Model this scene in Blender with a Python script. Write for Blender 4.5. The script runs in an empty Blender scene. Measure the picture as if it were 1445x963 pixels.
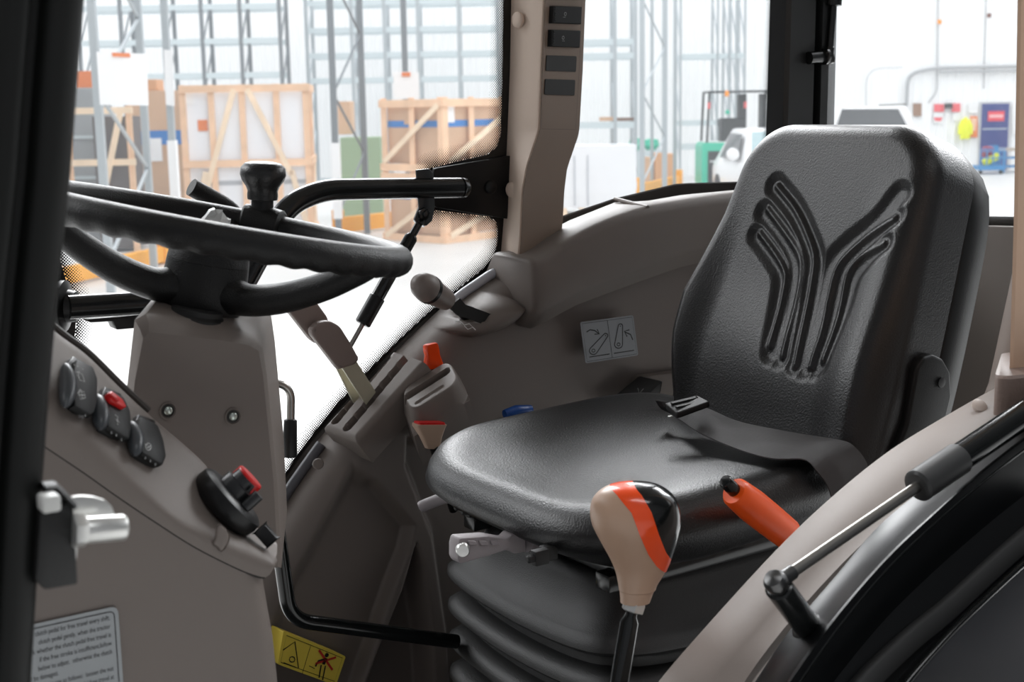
import bpy, bmesh, math, random
import numpy as np
from mathutils import Vector, Matrix
random.seed(7)
SC = bpy.context.scene
COL = SC.collection

# ------------------------------------------------------------------ camera
F_PX, W_PX, H_PX = 1900.0, 1445.0, 963.0
YAW, PITCH, ROLL = math.radians(34), math.radians(9.9), math.radians(-1.0)
CAM = np.array([0.0, 0.0, 2.15])
D0 = np.array([math.sin(YAW), math.cos(YAW), 0.0])
R0 = np.array([math.cos(YAW), -math.sin(YAW), 0.0])
UP = np.array([0.0, 0.0, 1.0])
DV = D0*math.cos(PITCH) - UP*math.sin(PITCH)
U0 = D0*math.sin(PITCH) + UP*math.cos(PITCH)
RV = R0*math.cos(ROLL) + U0*math.sin(ROLL)
UV = U0*math.cos(ROLL) - R0*math.sin(ROLL)
cam = bpy.data.cameras.new('camera'); camo = bpy.data.objects.new('camera', cam); COL.objects.link(camo)
M = Matrix.Identity(4)
for i in range(3):
    M[i][0], M[i][1], M[i][2], M[i][3] = RV[i], UV[i], -DV[i], CAM[i]
camo.matrix_world = M
cam.sensor_width = 36.0; cam.lens = 36.0*F_PX/W_PX
cam.clip_start = 0.05; cam.clip_end = 300
cam.dof.use_dof = True; cam.dof.focus_distance = 1.80; cam.dof.aperture_fstop = 10.0
SC.camera = camo

# ------------------------------------------------------------------ light
SC.view_settings.view_transform = 'Standard'; SC.view_settings.look = 'None'
SC.view_settings.exposure = 0.8; SC.view_settings.gamma = 1.0
try: SC.view_settings.use_curve_mapping = False
except Exception: pass
world = bpy.data.worlds.new('overcast_skylight'); SC.world = world; world.use_nodes = True
bg_ = world.node_tree.nodes['Background']; bg_.inputs[0].default_value = (0.94, 0.97, 1.0, 1); bg_.inputs[1].default_value = 1.2
def area(name, loc, target, sx, sy, power, col=(1, 1, 1)):
    l = bpy.data.lights.new(name, 'AREA'); l.shape = 'RECTANGLE'; l.size = sx; l.size_y = sy; l.energy = power; l.color = col
    o = bpy.data.objects.new(name, l); COL.objects.link(o); o.location = loc
    o.rotation_euler = (Vector(target)-Vector(loc)).to_track_quat('-Z', 'Y').to_euler(); return o



# added unseen area lamps that brighten the cab from beyond, door side and front
area('added_light_far', tuple(R0*2+D0*10+UP*7.6), (1.0, 1.5, 1.8), 14, 4, 1900, (0.97, 0.985, 1.0))
area('added_light_near', tuple(-R0*.5-D0*1.2+UP*8.3), (0.9, 0.9, 1.8), 10, 1.2, 150, (0.97, 0.985, 1.0))
area('added_light_front', tuple(-R0*9+D0*4.5+UP*7.5), (0.9, 1.5, 1.8), 8, 4, 480, (0.97, 0.985, 1.0))

# ------------------------------------------------------------------ pixel <-> place helpers
def ray(px, py): return DV + RV*((px-722.5)/F_PX) - UV*((py-481.5)/F_PX)
def aty(px, py, Y):
    v = ray(px, py); return CAM + v*((Y-CAM[1])/v[1])
def atx(px, py, X):
    v = ray(px, py); return CAM + v*((X-CAM[0])/v[0])
def atz(px, py, Z):
    v = ray(px, py); return CAM + v*((Z-CAM[2])/v[2])
def atd(px, py, D): return CAM + ray(px, py)*D
def atplane(px, py, P, n):
    v = ray(px, py); n = np.array(n, float); return CAM + v*(np.dot(np.array(P)-CAM, n)/np.dot(v, n))
def nrm(v): v = np.array(v, float); return v/np.linalg.norm(v)

# ------------------------------------------------------------------ materials
MATS = {}
def mat(name, col, rough=.5, metal=0.0, bump=0.0, bscale=400, spec=.5, coat=0.0, var=0.0, vscale=6, emit=None, detail=3):
    if name in MATS: return MATS[name]
    m = bpy.data.materials.new(name); m.use_nodes = True; nt = m.node_tree; b = nt.nodes['Principled BSDF']
    b.inputs['Base Color'].default_value = (*col, 1); b.inputs['Roughness'].default_value = rough
    b.inputs['Metallic'].default_value = metal; b.inputs['Specular IOR Level'].default_value = spec
    if coat: b.inputs['Coat Weight'].default_value = coat; b.inputs['Coat Roughness'].default_value = .06
    tc = nt.nodes.new('ShaderNodeTexCoord')
    if bump:
        n = nt.nodes.new('ShaderNodeTexNoise'); n.inputs['Scale'].default_value = bscale; n.inputs['Detail'].default_value = detail
        nt.links.new(tc.outputs['Object'], n.inputs['Vector'])
        bp = nt.nodes.new('ShaderNodeBump'); bp.inputs['Strength'].default_value = bump; bp.inputs['Distance'].default_value = 0.001
        nt.links.new(n.outputs['Fac'], bp.inputs['Height']); nt.links.new(bp.outputs['Normal'], b.inputs['Normal'])
    if var:
        n = nt.nodes.new('ShaderNodeTexNoise'); n.inputs['Scale'].default_value = vscale; n.inputs['Detail'].default_value = 5
        nt.links.new(tc.outputs['Object'], n.inputs['Vector'])
        r = nt.nodes.new('ShaderNodeValToRGB'); r.color_ramp.elements[0].position = .3; r.color_ramp.elements[1].position = .7
        r.color_ramp.elements[0].color = (*[c*(1-var) for c in col], 1); r.color_ramp.elements[1].color = (*[min(1, c*(1+var)) for c in col], 1)
        nt.links.new(n.outputs['Fac'], r.inputs['Fac']); nt.links.new(r.outputs['Color'], b.inputs['Base Color'])
    if emit: b.inputs['Emission Color'].default_value = (*emit[0], 1); b.inputs['Emission Strength'].default_value = emit[1]
    MATS[name] = m; return m
def glass_mat(name, tint=(1, 1, 1), dust_haze=.025):
    if name in MATS: return MATS[name]
    m = bpy.data.materials.new(name); m.use_nodes = True; nt = m.node_tree; nt.nodes.clear()
    o = nt.nodes.new('ShaderNodeOutputMaterial'); t = nt.nodes.new('ShaderNodeBsdfTransparent'); t.inputs[0].default_value = (*tint, 1)
    g = nt.nodes.new('ShaderNodeBsdfGlossy'); g.inputs['Roughness'].default_value = .02
    f = nt.nodes.new('ShaderNodeFresnel'); f.inputs[0].default_value = 1.25
    mx = nt.nodes.new('ShaderNodeMixShader'); nt.links.new(f.outputs[0], mx.inputs[0]); nt.links.new(t.outputs[0], mx.inputs[1]); nt.links.new(g.outputs[0], mx.inputs[2])
    tr = nt.nodes.new('ShaderNodeBsdfTranslucent'); tr.inputs[0].default_value = (.9, .92, .95, 1); m2 = nt.nodes.new('ShaderNodeMixShader')   # thin film of dust, also mixed in to haze the view
    m2.inputs[0].default_value = dust_haze; nt.links.new(mx.outputs[0], m2.inputs[1]); nt.links.new(tr.outputs[0], m2.inputs[2])
    nt.links.new(m2.outputs[0], o.inputs[0]); MATS[name] = m; return m

# ------------------------------------------------------------------ geometry builder
class G:
    def __init__(s): s.v = []; s.f = []
    def add(s, V, Fc):
        o = len(s.v); s.v += [tuple(float(c) for c in p) for p in V]; s.f += [tuple(i+o for i in f) for f in Fc]; return s
    def bm(s, b):
        b.verts.index_update(); s.add([v.co for v in b.verts], [[v.index for v in f.verts] for f in b.faces]); b.free(); return s
    def box(s, c, size, ax=None, bev=0.0, seg=2, taper=None):
        """box centred at c; ax = 3 axes (rows)"""
        b = bmesh.new(); bmesh.ops.create_cube(b, size=1.0)
        ax = np.eye(3) if ax is None else np.array([nrm(a) for a in ax])
        for v in b.verts:
            l = np.array(v.co)
            if taper is not None and l[2] > 0: l[:2] *= taper
            l = l*np.array(size); v.co = Vector(np.array(c)+l @ ax)
        if bev: bmesh.ops.bevel(b, geom=list(b.edges), offset=bev, segments=seg, affect='EDGES', profile=.5)
        return s.bm(b)
    def prism(s, pts, ext, bev=0.0, seg=2):
        """closed polygon pts (3D, planar) extruded by vector ext"""
        b = bmesh.new(); ext = np.array(ext, float)
        vs = [b.verts.new(Vector(p)) for p in pts]; ws = [b.verts.new(Vector(np.array(p)+ext)) for p in pts]; n = len(pts)
        b.faces.new(vs[::-1]); b.faces.new(ws)
        for i in range(n): b.faces.new((vs[i], vs[(i+1) % n], ws[(i+1) % n], ws[i]))
        bmesh.ops.recalc_face_normals(b, faces=list(b.faces))
        if bev: bmesh.ops.bevel(b, geom=list(b.edges), offset=bev, segments=seg, affect='EDGES', profile=.5)
        return s.bm(b)
    def tube(s, pts, r, n=14, caps=True, sy=1.0, upv=None, round_end=0):
        pts = [np.array(p, float) for p in pts]; m = len(pts)
        rs = list(r) if hasattr(r, '__len__') else [r]*m
        tans = []
        for i in range(m): tans.append(nrm(pts[min(i+1, m-1)]-pts[max(i-1, 0)]))
        if upv is None:
            upv = np.array([0, 0, 1.]) if abs(tans[0][2]) < .9 else np.array([0, 1., 0])
        N = nrm(np.array(upv)-tans[0]*np.dot(upv, tans[0])); V = []
        for i in range(m):
            N = nrm(N-tans[i]*np.dot(N, tans[i])); B = np.cross(tans[i], N)
            for k in range(n):
                a = 2*math.pi*k/n; V.append(pts[i]+rs[i]*(math.cos(a)*N+sy*math.sin(a)*B))
        Fc = [(i*n+k, i*n+(k+1) % n, (i+1)*n+(k+1) % n, (i+1)*n+k) for i in range(m-1) for k in range(n)]
        if caps: Fc += [tuple(range(n))[::-1], tuple((m-1)*n+k for k in range(n))]
        return s.add(V, Fc)
    def lathe(s, o, axis, prof, n=24, sx=1.0, xdir=None):
        axis = nrm(axis); o = np.array(o, float)
        x = np.array(xdir, float) if xdir is not None else (np.array([0, 0, 1.]) if abs(axis[2]) < .9 else np.array([1., 0, 0]))
        x = nrm(x-axis*np.dot(x, axis)); y = np.cross(axis, x); V = []; m = len(prof)
        for r, h in prof:
            for k in range(n):
                a = 2*math.pi*k/n; V.append(o+axis*h+r*(sx*math.cos(a)*x+math.sin(a)*y))
        Fc = [(i*n+k, i*n+(k+1) % n, (i+1)*n+(k+1) % n, (i+1)*n+k) for i in range(m-1) for k in range(n)]
        Fc += [tuple(range(n))[::-1], tuple((m-1)*n+k for k in range(n))]
        return s.add(V, Fc)
    def loft(s, rings, caps=True, closed=True):
        n = len(rings[0]); V = [p for r in rings for p in r]; m = len(rings)
        Fc = [(i*n+k, i*n+(k+1) % n, (i+1)*n+(k+1) % n, (i+1)*n+k) for i in range(m-1) for k in range(n if closed else n-1)]
        if caps and closed: Fc += [tuple(range(n))[::-1], tuple((m-1)*n+k for k in range(n))]
        return s.add(V, Fc)
    def grid(s, P):
        return s.loft(P, caps=False, closed=False)
    def patch(s, O, ea, eb, en, na, nb, h, skirt=.02):
        """height field over the parallelogram O + a*ea + b*eb, raised along en by h(a, b); closed by a skirt"""
        O, ea, eb, en = [np.array(q, float) for q in (O, ea, eb, nrm(en))]
        P = []
        for i in range(-1, na+2):
            row = []
            for j in range(-1, nb+2):
                ii, jj = min(max(i, 0), na), min(max(j, 0), nb); a, b = ii/na, jj/nb
                hh = -skirt if (ii != i or jj != j) else h(a, b)
                row.append(O+a*ea+b*eb+en*hh)
            P.append(row)
        return s.grid(P)
    def ribbon(s, pts, w, n, t=.0004, closed=False):
        """flat printed line of width w on a surface with normal n"""
        pts = [np.array(p, float) for p in pts]; n = nrm(n); V = []; m = len(pts)
        for i in range(m):
            a = pts[(i-1) % m] if closed else pts[max(i-1, 0)]; b = pts[(i+1) % m] if closed else pts[min(i+1, m-1)]
            sd = nrm(np.cross(n, nrm(b-a))); k = 1.0
            V += [pts[i]+sd*w/2*k+n*t, pts[i]-sd*w/2*k+n*t]
        Fc = [(2*i, 2*i+1, 2*((i+1) % m)+1, 2*((i+1) % m)) for i in range(m if closed else m-1)]
        return s.add(V, Fc)

def make_mesh(name, g, m, off=(0, 0, 0), sharp=40):
    me = bpy.data.meshes.new(name); o = np.array(off, float)
    me.from_pydata([tuple(np.array(v)-o) for v in g.v], [], g.f)
    b = bmesh.new(); b.from_mesh(me); bmesh.ops.recalc_face_normals(b, faces=list(b.faces)); b.to_mesh(me); b.free()
    me.polygons.foreach_set('use_smooth', [True]*len(me.polygons))
    try: me.set_sharp_from_angle(angle=math.radians(sharp))
    except Exception: pass
    if m is not None: me.materials.append(m)
    me.update(); return me
def tagp(o, **k):
    for a, b in k.items():
        if b: o[a] = b
    return o
class Thing:
    """an Empty at the base of a thing that parents its parts; parts are given in place (world) coordinates"""
    def __init__(s, name, loc, label, cat, group=None, kind=None, rotz=0.0):
        s.o = bpy.data.objects.new(name, None); s.o.empty_display_size = .05; COL.objects.link(s.o); s.o.location = tuple(float(c) for c in loc); s.loc = np.array(loc, float)
        s.o.rotation_euler = (0, 0, rotz); s.local = rotz != 0.0
        tagp(s.o, label=label, category=cat, group=group, kind=kind)
    def part(s, name, g, m, parent=None, sharp=40, label=None, kind=None):
        off = (0, 0, 0) if s.local else s.loc
        o = bpy.data.objects.new(name, make_mesh(name, g, m, off, sharp)); COL.objects.link(o); o.parent = parent or s.o
        tagp(o, label=label, kind=kind); return o
    def inst(s, name, mesh, loc=(0, 0, 0), rot=(0, 0, 0), scale=(1, 1, 1), parent=None):
        o = bpy.data.objects.new(name, mesh); COL.objects.link(o); o.parent = parent or s.o
        o.location = tuple(np.array(loc, float)-(0 if s.local else s.loc)); o.rotation_euler = rot; o.scale = scale; return o
def single(name, g, m, label=None, cat=None, group=None, kind=None, sharp=40, loc=None, rotz=0.0):
    """a thing that is one mesh; g in place coordinates (or local when rotz is given with loc)"""
    V = np.array(g.v)
    if loc is None: loc = np.array([V[:, 0].mean(), V[:, 1].mean(), V[:, 2].min()]); off = loc
    else: off = (0, 0, 0)
    o = bpy.data.objects.new(name, make_mesh(name, g, m, off, sharp)); COL.objects.link(o); o.location = tuple(float(c) for c in loc); o.rotation_euler = (0, 0, rotz)
    tagp(o, label=label, category=cat, group=group, kind=kind); return o
def copy_tree(o, parent=None):
    c = o.copy(); COL.objects.link(c)
    if parent is not None: c.parent = parent
    for ch in list(o.children): copy_tree(ch, c)
    return c

# ------------------------------------------------------------------ curve helpers
def smooth(pts, k=8, closed=False):
    """Catmull-Rom through pts"""
    P = [np.array(p, float) for p in pts]; n = len(P); out = []
    for i in range(n if closed else n-1):
        p0 = P[(i-1) % n] if closed or i > 0 else 2*P[0]-P[1]; p1 = P[i]; p2 = P[(i+1) % n]
        p3 = P[(i+2) % n] if closed or i+2 < n else 2*P[-1]-P[-2]
        for j in range(k):
            t = j/k; out.append(.5*((2*p1)+(p2-p0)*t+(2*p0-5*p1+4*p2-p3)*t*t+(3*p1-p0-3*p2+p3)*t**3))
    if not closed: out.append(P[-1])
    return out
def fillet(pts, r, k=6):
    """polyline with its inner corners rounded by radius r"""
    P = [np.array(p, float) for p in pts]; out = [P[0]]
    for i in range(1, len(P)-1):
        a, b, c = P[i-1], P[i], P[i+1]; u, w = nrm(a-b), nrm(c-b)
        rr = r[i-1] if hasattr(r, '__len__') else r
        dd = min(rr, .45*np.linalg.norm(a-b), .45*np.linalg.norm(c-b)); s0, s1 = b+u*dd, b+w*dd
        for j in range(k+1):
            t = j/k; out.append((1-t)**2*s0+2*t*(1-t)*b+t*t*s1)
    out.append(P[-1]); return out
def roundpoly(pts, r, k=5):
    """closed polygon with rounded corners"""
    P = [np.array(p, float) for p in pts]; n = len(P); out = []
    for i in range(n):
        a, b, c = P[i-1], P[i], P[(i+1) % n]; u, w = nrm(a-b), nrm(c-b)
        rr = r[i] if hasattr(r, '__len__') else r
        dd = min(rr, .45*np.linalg.norm(a-b), .45*np.linalg.norm(c-b))
        for j in range(k+1):
            t = j/k; out.append((1-t)**2*(b+u*dd)+2*t*(1-t)*b+t*t*(b+w*dd))
    return out
def resample(pts, n):
    P = np.array(pts, float); L = np.concatenate([[0], np.cumsum(np.linalg.norm(np.diff(P, axis=0), axis=1))]); t = np.linspace(0, L[-1], n)
    return np.stack([np.interp(t, L, P[:, k]) for k in range(P.shape[1])], 1)
def pdist(p, line):
    """distance of 2D points (N,2) to polyline"""
    p = np.atleast_2d(p); L = np.array(line, float); best = np.full(len(p), 1e9)
    for a, b in zip(L[:-1], L[1:]):
        ab = b-a; t = np.clip(((p-a) @ ab)/max(ab @ ab, 1e-12), 0, 1); best = np.minimum(best, np.linalg.norm(p-(a+t[:, None]*ab), axis=1))
    return best
def inpoly(p, poly):
    p = np.atleast_2d(p); poly = np.array(poly, float); x, y = p[:, 0], p[:, 1]; r = np.zeros(len(p), bool); n = len(poly)
    for i in range(n):
        a, b = poly[i], poly[(i+1) % n]; c = (a[1] > y) != (b[1] > y)
        with np.errstate(divide='ignore', invalid='ignore'): xi = (b[0]-a[0])*(y-a[1])/(b[1]-a[1])+a[0]
        r ^= c & (x < xi)
    return r
def sstep(a, b, x):
    t = np.clip((x-a)/(b-a), 0, 1); return t*t*(3-2*t)
def text_mesh(body, size, O, ex, ey, align='LEFT', g=None, lift=.0004):
    """printed words as flat mesh on the plane O + ex, ey"""
    cu = bpy.data.curves.new('t', 'FONT'); cu.body = body; cu.size = size; cu.align_x = align; cu.resolution_u = 2
    ob = bpy.data.objects.new('t', cu); COL.objects.link(ob); dg = bpy.context.evaluated_depsgraph_get(); me = bpy.data.meshes.new_from_object(ob.evaluated_get(dg))
    ex, ey = np.array(ex, float), np.array(ey, float); n = nrm(np.cross(ex, ey)); g = g or G()
    g.add([np.array(O)+v.co.x*ex+v.co.y*ey+n*lift for v in me.vertices], [tuple(p.vertices) for p in me.polygons])
    bpy.data.objects.remove(ob); bpy.data.meshes.remove(me); return g

# palette (what each thing is made of)
BLACKP = mat('black_grained_plastic', (.006, .006, .006), .45, bump=.7, bscale=700, spec=.35)
BLACKS = mat('black_satin_plastic', (.006, .006, .0065), .38, spec=.35)
BLACKR = mat('black_rubber', (.010, .010, .010), .6)
BLACKM = mat('black_painted_steel', (.008, .009, .009), .22, bump=.05, bscale=90)
BLACKG = mat('black_gloss_paint', (.005, .006, .006), .16)
FENDB = mat('black_fender_paint', (.004, .0045, .005), .30, bump=.10, bscale=60, spec=.22)
VINYL = mat('black_vinyl', (.0065, .0065, .007), .37, bump=.6, bscale=420, spec=.5)
TAUPE = mat('taupe_moulded_plastic', (.178, .149, .132), .5, bump=.35, bscale=1600)
TAUPEL = mat('light_taupe_plastic', (.30, .245, .212), .48, bump=.3, bscale=1600)
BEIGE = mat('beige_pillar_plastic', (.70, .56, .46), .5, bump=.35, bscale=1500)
BEIGE_SHADE = mat('shaded_switch_panel', (.245, .180, .138), .5, bump=.35, bscale=1500)  # inner pillar face, its shade mixed into the beige
GREY = mat('grey_lever_plastic', (.30, .27, .28), .5)
ORANGE = mat('orange_plastic', (1.0, .115, .010), .35)
RED = mat('red_plastic', (.62, .012, .012), .35)
STEEL = mat('zinc_plated_steel', (.72, .72, .70), .30, metal=.75)
STEELD = mat('grey_steel_rod', (.33, .32, .30), .3, metal=1.0)
GLASS = glass_mat('clear_glass')
# ================================================================== HALL (shell), laid out along R0 (u, to the right) and D0 (v, away)
RZ = -YAW
def H(u, v, z=0.0): return R0*u + D0*v + UP*z
def bgp(px, py, V):
    """u and z of a picture point that stands at distance V"""
    q = ray(px, py); p = CAM + q*(V/np.dot(q, D0)); return float(p @ R0), float(p[2])
g = G(); g.box((10, 18, -.05), (150, 150, .1))
single('floor', g, mat('hall_concrete', (.60, .595, .58), .42, var=.06, vscale=.35), kind='structure', loc=(0, 0, 0))
def cladding(name, p0, p1, h, m, period=.25, depth=.035, front=1):
    """profiled wall sheet: trapezoid ribs from p0 to p1 (plan points), height h"""
    p0, p1 = np.array([*p0, 0.]), np.array([*p1, 0.]); L = np.linalg.norm(p1-p0); d = (p1-p0)/L; n = np.array([-d[1], d[0], 0])*front
    pts = []; s = 0
    while s < L:
        for t, o in ((0, 0), (.50, 0), (.62, 1), (.88, 1)): pts.append(p0+d*(s+t*period)+n*depth*o)
        s += period
    g = G(); g.grid([[tuple(p) for p in pts], [tuple(p+UP*h) for p in pts]]); return single(name, g, m, kind='structure', sharp=10, loc=(0, 0, 0))
WALLW = mat('white_cladding', (.88, .885, .885), .5)
WV = 41.0
cladding('wall_far', H(-34, WV)[:2], H(34, WV)[:2], 8.5, WALLW, front=-1)
WALLG = mat('grey_cladding', (.10, .10, .105), .6)
cladding('wall_near', H(-34, -5)[:2], H(34, -5)[:2], 8.5, WALLG, .5)  # unseen wall, set close and dark to hold back door-side light
cladding('wall_left', H(-34, -7)[:2], H(-34, WV)[:2], 8.5, WALLG, .5)
cladding('wall_right', H(34, -7)[:2], H(34, WV)[:2], 8.5, WALLG, .5)
# unseen roof sheets placed to cut sky light; the racking bays beyond stay open
g = G(); g.prism([H(-34, -5, 8.6), H(34, -5, 8.6), H(34, 4.0, 8.6), H(-34, 4.0, 8.6)], (0, 0, .1))
single('shade_roof_near', g, WALLG, kind='structure', loc=(0, 0, 0))
g = G(); g.prism([H(-34, 4.1, 8.6), H(-5, 4.1, 8.6), H(-5, 16, 8.6), H(-34, 16, 8.6)], (0, 0, .1))  # second unseen sheet, keeps the bright sky's sheen off the seat back
single('shade_roof_front', g, WALLG, kind='structure', loc=(0, 0, 0))
# ================================================================== TRACTOR CAB
YC = 1.333                      # centre plane of the cab
# ---- cab roof and floor (shade the cab as in the place)
g = G(); g.box((0.98, 1.345, 2.86), (2.25, 1.34, .10), bev=.02)
single('ceiling', g, mat('roof_lining', (.25, .23, .21), .8), kind='structure')
g = G(); g.box((1.0, 1.36, 1.13), (1.9, 1.05, .04), bev=.005)
single('cab_floor_plate', g, BLACKR, 'flat black cab floor plate under the seat and the consoles', 'floor plate')

# ---- right hand side window: pane, printed black border, dots
YG = 1.86
def gp(px, py, dy=0.0): return aty(px, py, YG+dy)
fr_edge = [(718, -330), (712, -60), (711, 0), (709, 120), (707, 190), (701, 208), (688, 218), (640, 229), (606, 238)]   # inner edge of the printed border, above the bracket
fr_edge2 = [(606, 296), (640, 300), (690, 306), (700, 312), (703, 325), (702, 345), (696, 364), (680, 381), (640, 413), (602, 444), (560, 483), (520, 523), (480, 566), (445, 608), (415, 650), (395, 680), (370, 722)]
outer2 = [(350, 770), (420, 690), (470, 615), (560, 515), (640, 440), (700, 396), (742, 372), (742, 300)]
win = Thing('side_window', gp(560, 500), 'right side cab window with black dotted edge beside the beige switch pillar', 'window')
pane = [gp(*p) for p in [(40, -330), (748, -330), (742, 372), (700, 396), (640, 440), (560, 515), (470, 615), (350, 770), (40, 770)]]
win.part('pane', G().prism(pane, (0, .004, 0)), GLASS)
g = G(); bord = fr_edge+[(606, 296)]+fr_edge2[1:]+outer2[0:]+[(752, -330)]
g.prism([gp(*p, -.0018) for p in bord], (0, .0008, 0))
FRIT = mat('black_ceramic_print', (.004, .004, .004), .25)
win.part('border', g, FRIT)
def dots(edges, poly, n_rows=7, pitch=.0042, r0=.0018, plane=gp):
    """printed dots that shrink with their distance from the border"""
    E = [np.array([plane(*p)[[0, 2]] for p in e]) for e in edges]; PP = np.array([plane(*p)[[0, 2]] for p in poly])
    allp = np.concatenate(E); lo = allp.min(0)-.05; hi = allp.max(0)+.05; g = G(); row = 0; z = lo[1]; pts = []
    while z < hi[1]:
        x = lo[0]+(pitch/2 if row % 2 else 0)
        while x < hi[0]: pts.append((x, z)); x += pitch
        z += pitch*.5; row += 1
    pts = np.array(pts); dd = np.minimum.reduce([pdist(pts, e) for e in E]); ok = (dd < n_rows*pitch*.9) & ~inpoly(pts, PP)
    for (x, z), q in zip(pts[ok], dd[ok]):
        r = r0*(1-.75*q/(n_rows*pitch*.9)); y = plane(0, 0)[1]-.0014
        g.add([(x+r*math.cos(k*math.pi/3), y, z+r*math.sin(k*math.pi/3)) for k in range(6)], [tuple(range(6))])
    return g
inside = bord
win.part('border_dots', dots([fr_edge, fr_edge2], bord), FRIT, kind='stuff')
fr3 = [(83, 360), (93, 395), (104, 420), (108, 440), (106, 470), (96, 520)]
g = G(); g.prism([gp(*p, -.0018) for p in fr3+[(40, 560), (40, 340)]], (0, .0008, 0)); win.part('border', g, FRIT)
win.part('border_dots', dots([fr3], fr3+[(40, 560), (40, 340)], 6), FRIT, kind='stuff')
# black mounting plate with bolt
g = G(); g.prism([gp(*p, -.012) for p in roundpoly([(x, y, 0) for x, y in [(612, 238), (724, 219), (722, 310), (612, 292)]], 6) for p in [p[:2]]], (0, .010, 0), bev=.001)
win.part('bracket_plate', g, BLACKS)
g = G(); c = gp(692, 264, -.013); g.lathe(c, (0, -1, 0), [(.011, 0), (.011, .003), (.009, .006), (.004, .008), (0.0005, .0085)], 20); win.part('bolt', g, BLACKS)

# ---- handle bar of the side window
hb = Thing('window_handle_bar', aty(480, 265, 1.74), 'long bent black tubular handle bar across the right side window', 'handle')
pth = [aty(648, 265, 1.80), aty(560, 266, 1.79), aty(455, 268, 1.77), aty(405, 290, 1.76), aty(345, 400, 1.76), aty(330, 418, 1.76), aty(225, 426, 1.76), aty(96, 434, 1.76)]
pth = fillet(pth, [.02, .05, .10, .06, .05, .02], 8)
hb.part('tube', G().tube(pth, .0160, 18), BLACKM, sharp=60)
g = G(); g.lathe(aty(660, 265, 1.80), nrm(aty(660, 265, 1.80)-aty(640, 265, 1.80)), [(.0160, -.012), (.0150, -.004), (.011, .001), (.004, .003), (.0005, .0035)], 18); hb.part('end_cap', g, BLACKM)
g = G(); g.prism([aty(x, y, 1.815) for x, y in [(112, 447), (240, 436), (236, 452), (190, 459), (155, 462), (150, 450), (118, 452)]], (0, -.03, 0), bev=.002); hb.part('latch_body', g, BLACKS)
g = G(); g.lathe(aty(86, 432, 1.78), nrm(aty(118, 433, 1.76)-aty(60, 431, 1.79)), [(.028, -.01), (.034, 0), (.034, .006), (.022, .010), (.020, .020), (.016, .022)], 24, sx=1.0); hb.part('end_flange', g, BLACKS)

# ---- gas strut of the side window with its bracket
gs = Thing('window_gas_strut', aty(560, 380, 1.80), 'black gas strut running down from the handle bracket across the side window', 'gas strut')
A_, B_ = aty(600, 300, 1.795), aty(497, 483, 1.80); L = np.linalg.norm(B_-A_); dr = nrm(B_-A_)
def on(t): return A_+dr*L*t
g = G(); g.prism([aty(x, y, 1.79) for x, y in [(588, 240), (606, 238), (612, 245), (614, 292), (610, 312), (602, 319), (590, 317), (585, 310), (592, 292), (590, 262)]], (0, .005, 0), bev=.001); gs.part('bracket', g, mat('dark_grey_steel', (.02, .022, .024), .35))
g = G(); g.lathe(aty(597, 302, 1.79), (0, -1, 0), [(.010, 0), (.010, .006), (.006, .007), (.006, .013), (.003, .014)], 6); gs.part('nut', g, BLACKM)
g = G(); g.tube([on(.06), on(.20)], .006, 12); g.tube([on(.03), on(.09)], [.006, .010], 12); gs.part('end_fitting', g, BLACKM)
g = G(); g.tube([on(.18), on(.20), on(.66)], [.008, .0105, .0105], 18); gs.part('cylinder', g, BLACKG)
g = G(); g.tube([on(.655), on(.66), on(.855), on(.865)], [.0105, .0125, .0125, .0105], 18); gs.part('collar', g, BLACKS)
g = G(); g.tube([on(.86), on(1.06)], .0042, 12); gs.part('rod', g, STEELD)

# ---- right fender trim -------------------------------------------------------
rf = Thing('fender_trim', aty(640, 800, 1.74), 'large taupe moulded trim over the right wheel arch, beyond the seat', 'trim panel')
edge_px = [(300, 862), (345, 790), (395, 719), (420, 681), (450, 639), (480, 602), (520, 556), (563, 508), (612, 459), (652, 423), (690, 397), (722, 381)]
edge = np.array([aty(*p, 1.825) for p in smooth([(*p, 0) for p in edge_px], 4) for p in [p[:2]]])
ex = np.concatenate([edge[:, 0], [1.6, 2.15]]); ez = np.concatenate([edge[:, 2], [1.93, 1.95]])
def xz(p, Y=1.765): return aty(*p, Y)[[0, 2]]
T_ = [xz(p) for p in [(499, 646), (524, 664), (588, 742), (580, 780), (560, 830), (506, 990), (330, 1000), (398, 835)]]
U_ = [xz(p) for p in [(588, 760), (602, 800), (614, 900), (618, 1010), (500, 1010), (528, 930), (568, 830)]]
V_ = [xz(p) for p in [(572, 612), (570, 660), (608, 760), (628, 900), (634, 1010), (1300, 1010), (1300, 560), (700, 590), (640, 628)]]
def interior(p, poly):
    return np.where(inpoly(p, poly), pdist(p, np.array(list(poly)+[poly[0]])), 0.0)
xs = np.concatenate([np.linspace(.66, 1.32, 250), np.linspace(1.33, 2.1, 30)]); ts = np.linspace(0, 1, 230)**1.15
XX, TT = np.meshgrid(xs, ts, indexing='ij'); ZT = np.interp(XX, ex, ez); ZB = 1.15
ZZ = ZT+(ZB-ZT)*TT
pp = np.stack([XX.ravel(), ZZ.ravel()], 1)
dd = pdist(pp, np.stack([ex, ez], 1)).reshape(XX.shape)
sh = .06*np.sqrt(np.clip(1-(1-np.clip(dd/.045, 0, 1))**2, 0, 1))
YY = 1.825-sh
TR_ = [xz(p) for p in [(524, 664), (588, 742), (580, 780), (560, 830), (506, 990)]]; TL_ = [xz(p) for p in [(524, 664), (499, 646), (398, 835), (330, 1000)]]
YY += .024*(inpoly(pp, T_)*sstep(0, .036, pdist(pp, TL_))*sstep(0, .015, pdist(pp, TR_))).reshape(XX.shape)
YY += .050*sstep(0, .018, interior(pp, U_)).reshape(XX.shape)
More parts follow.
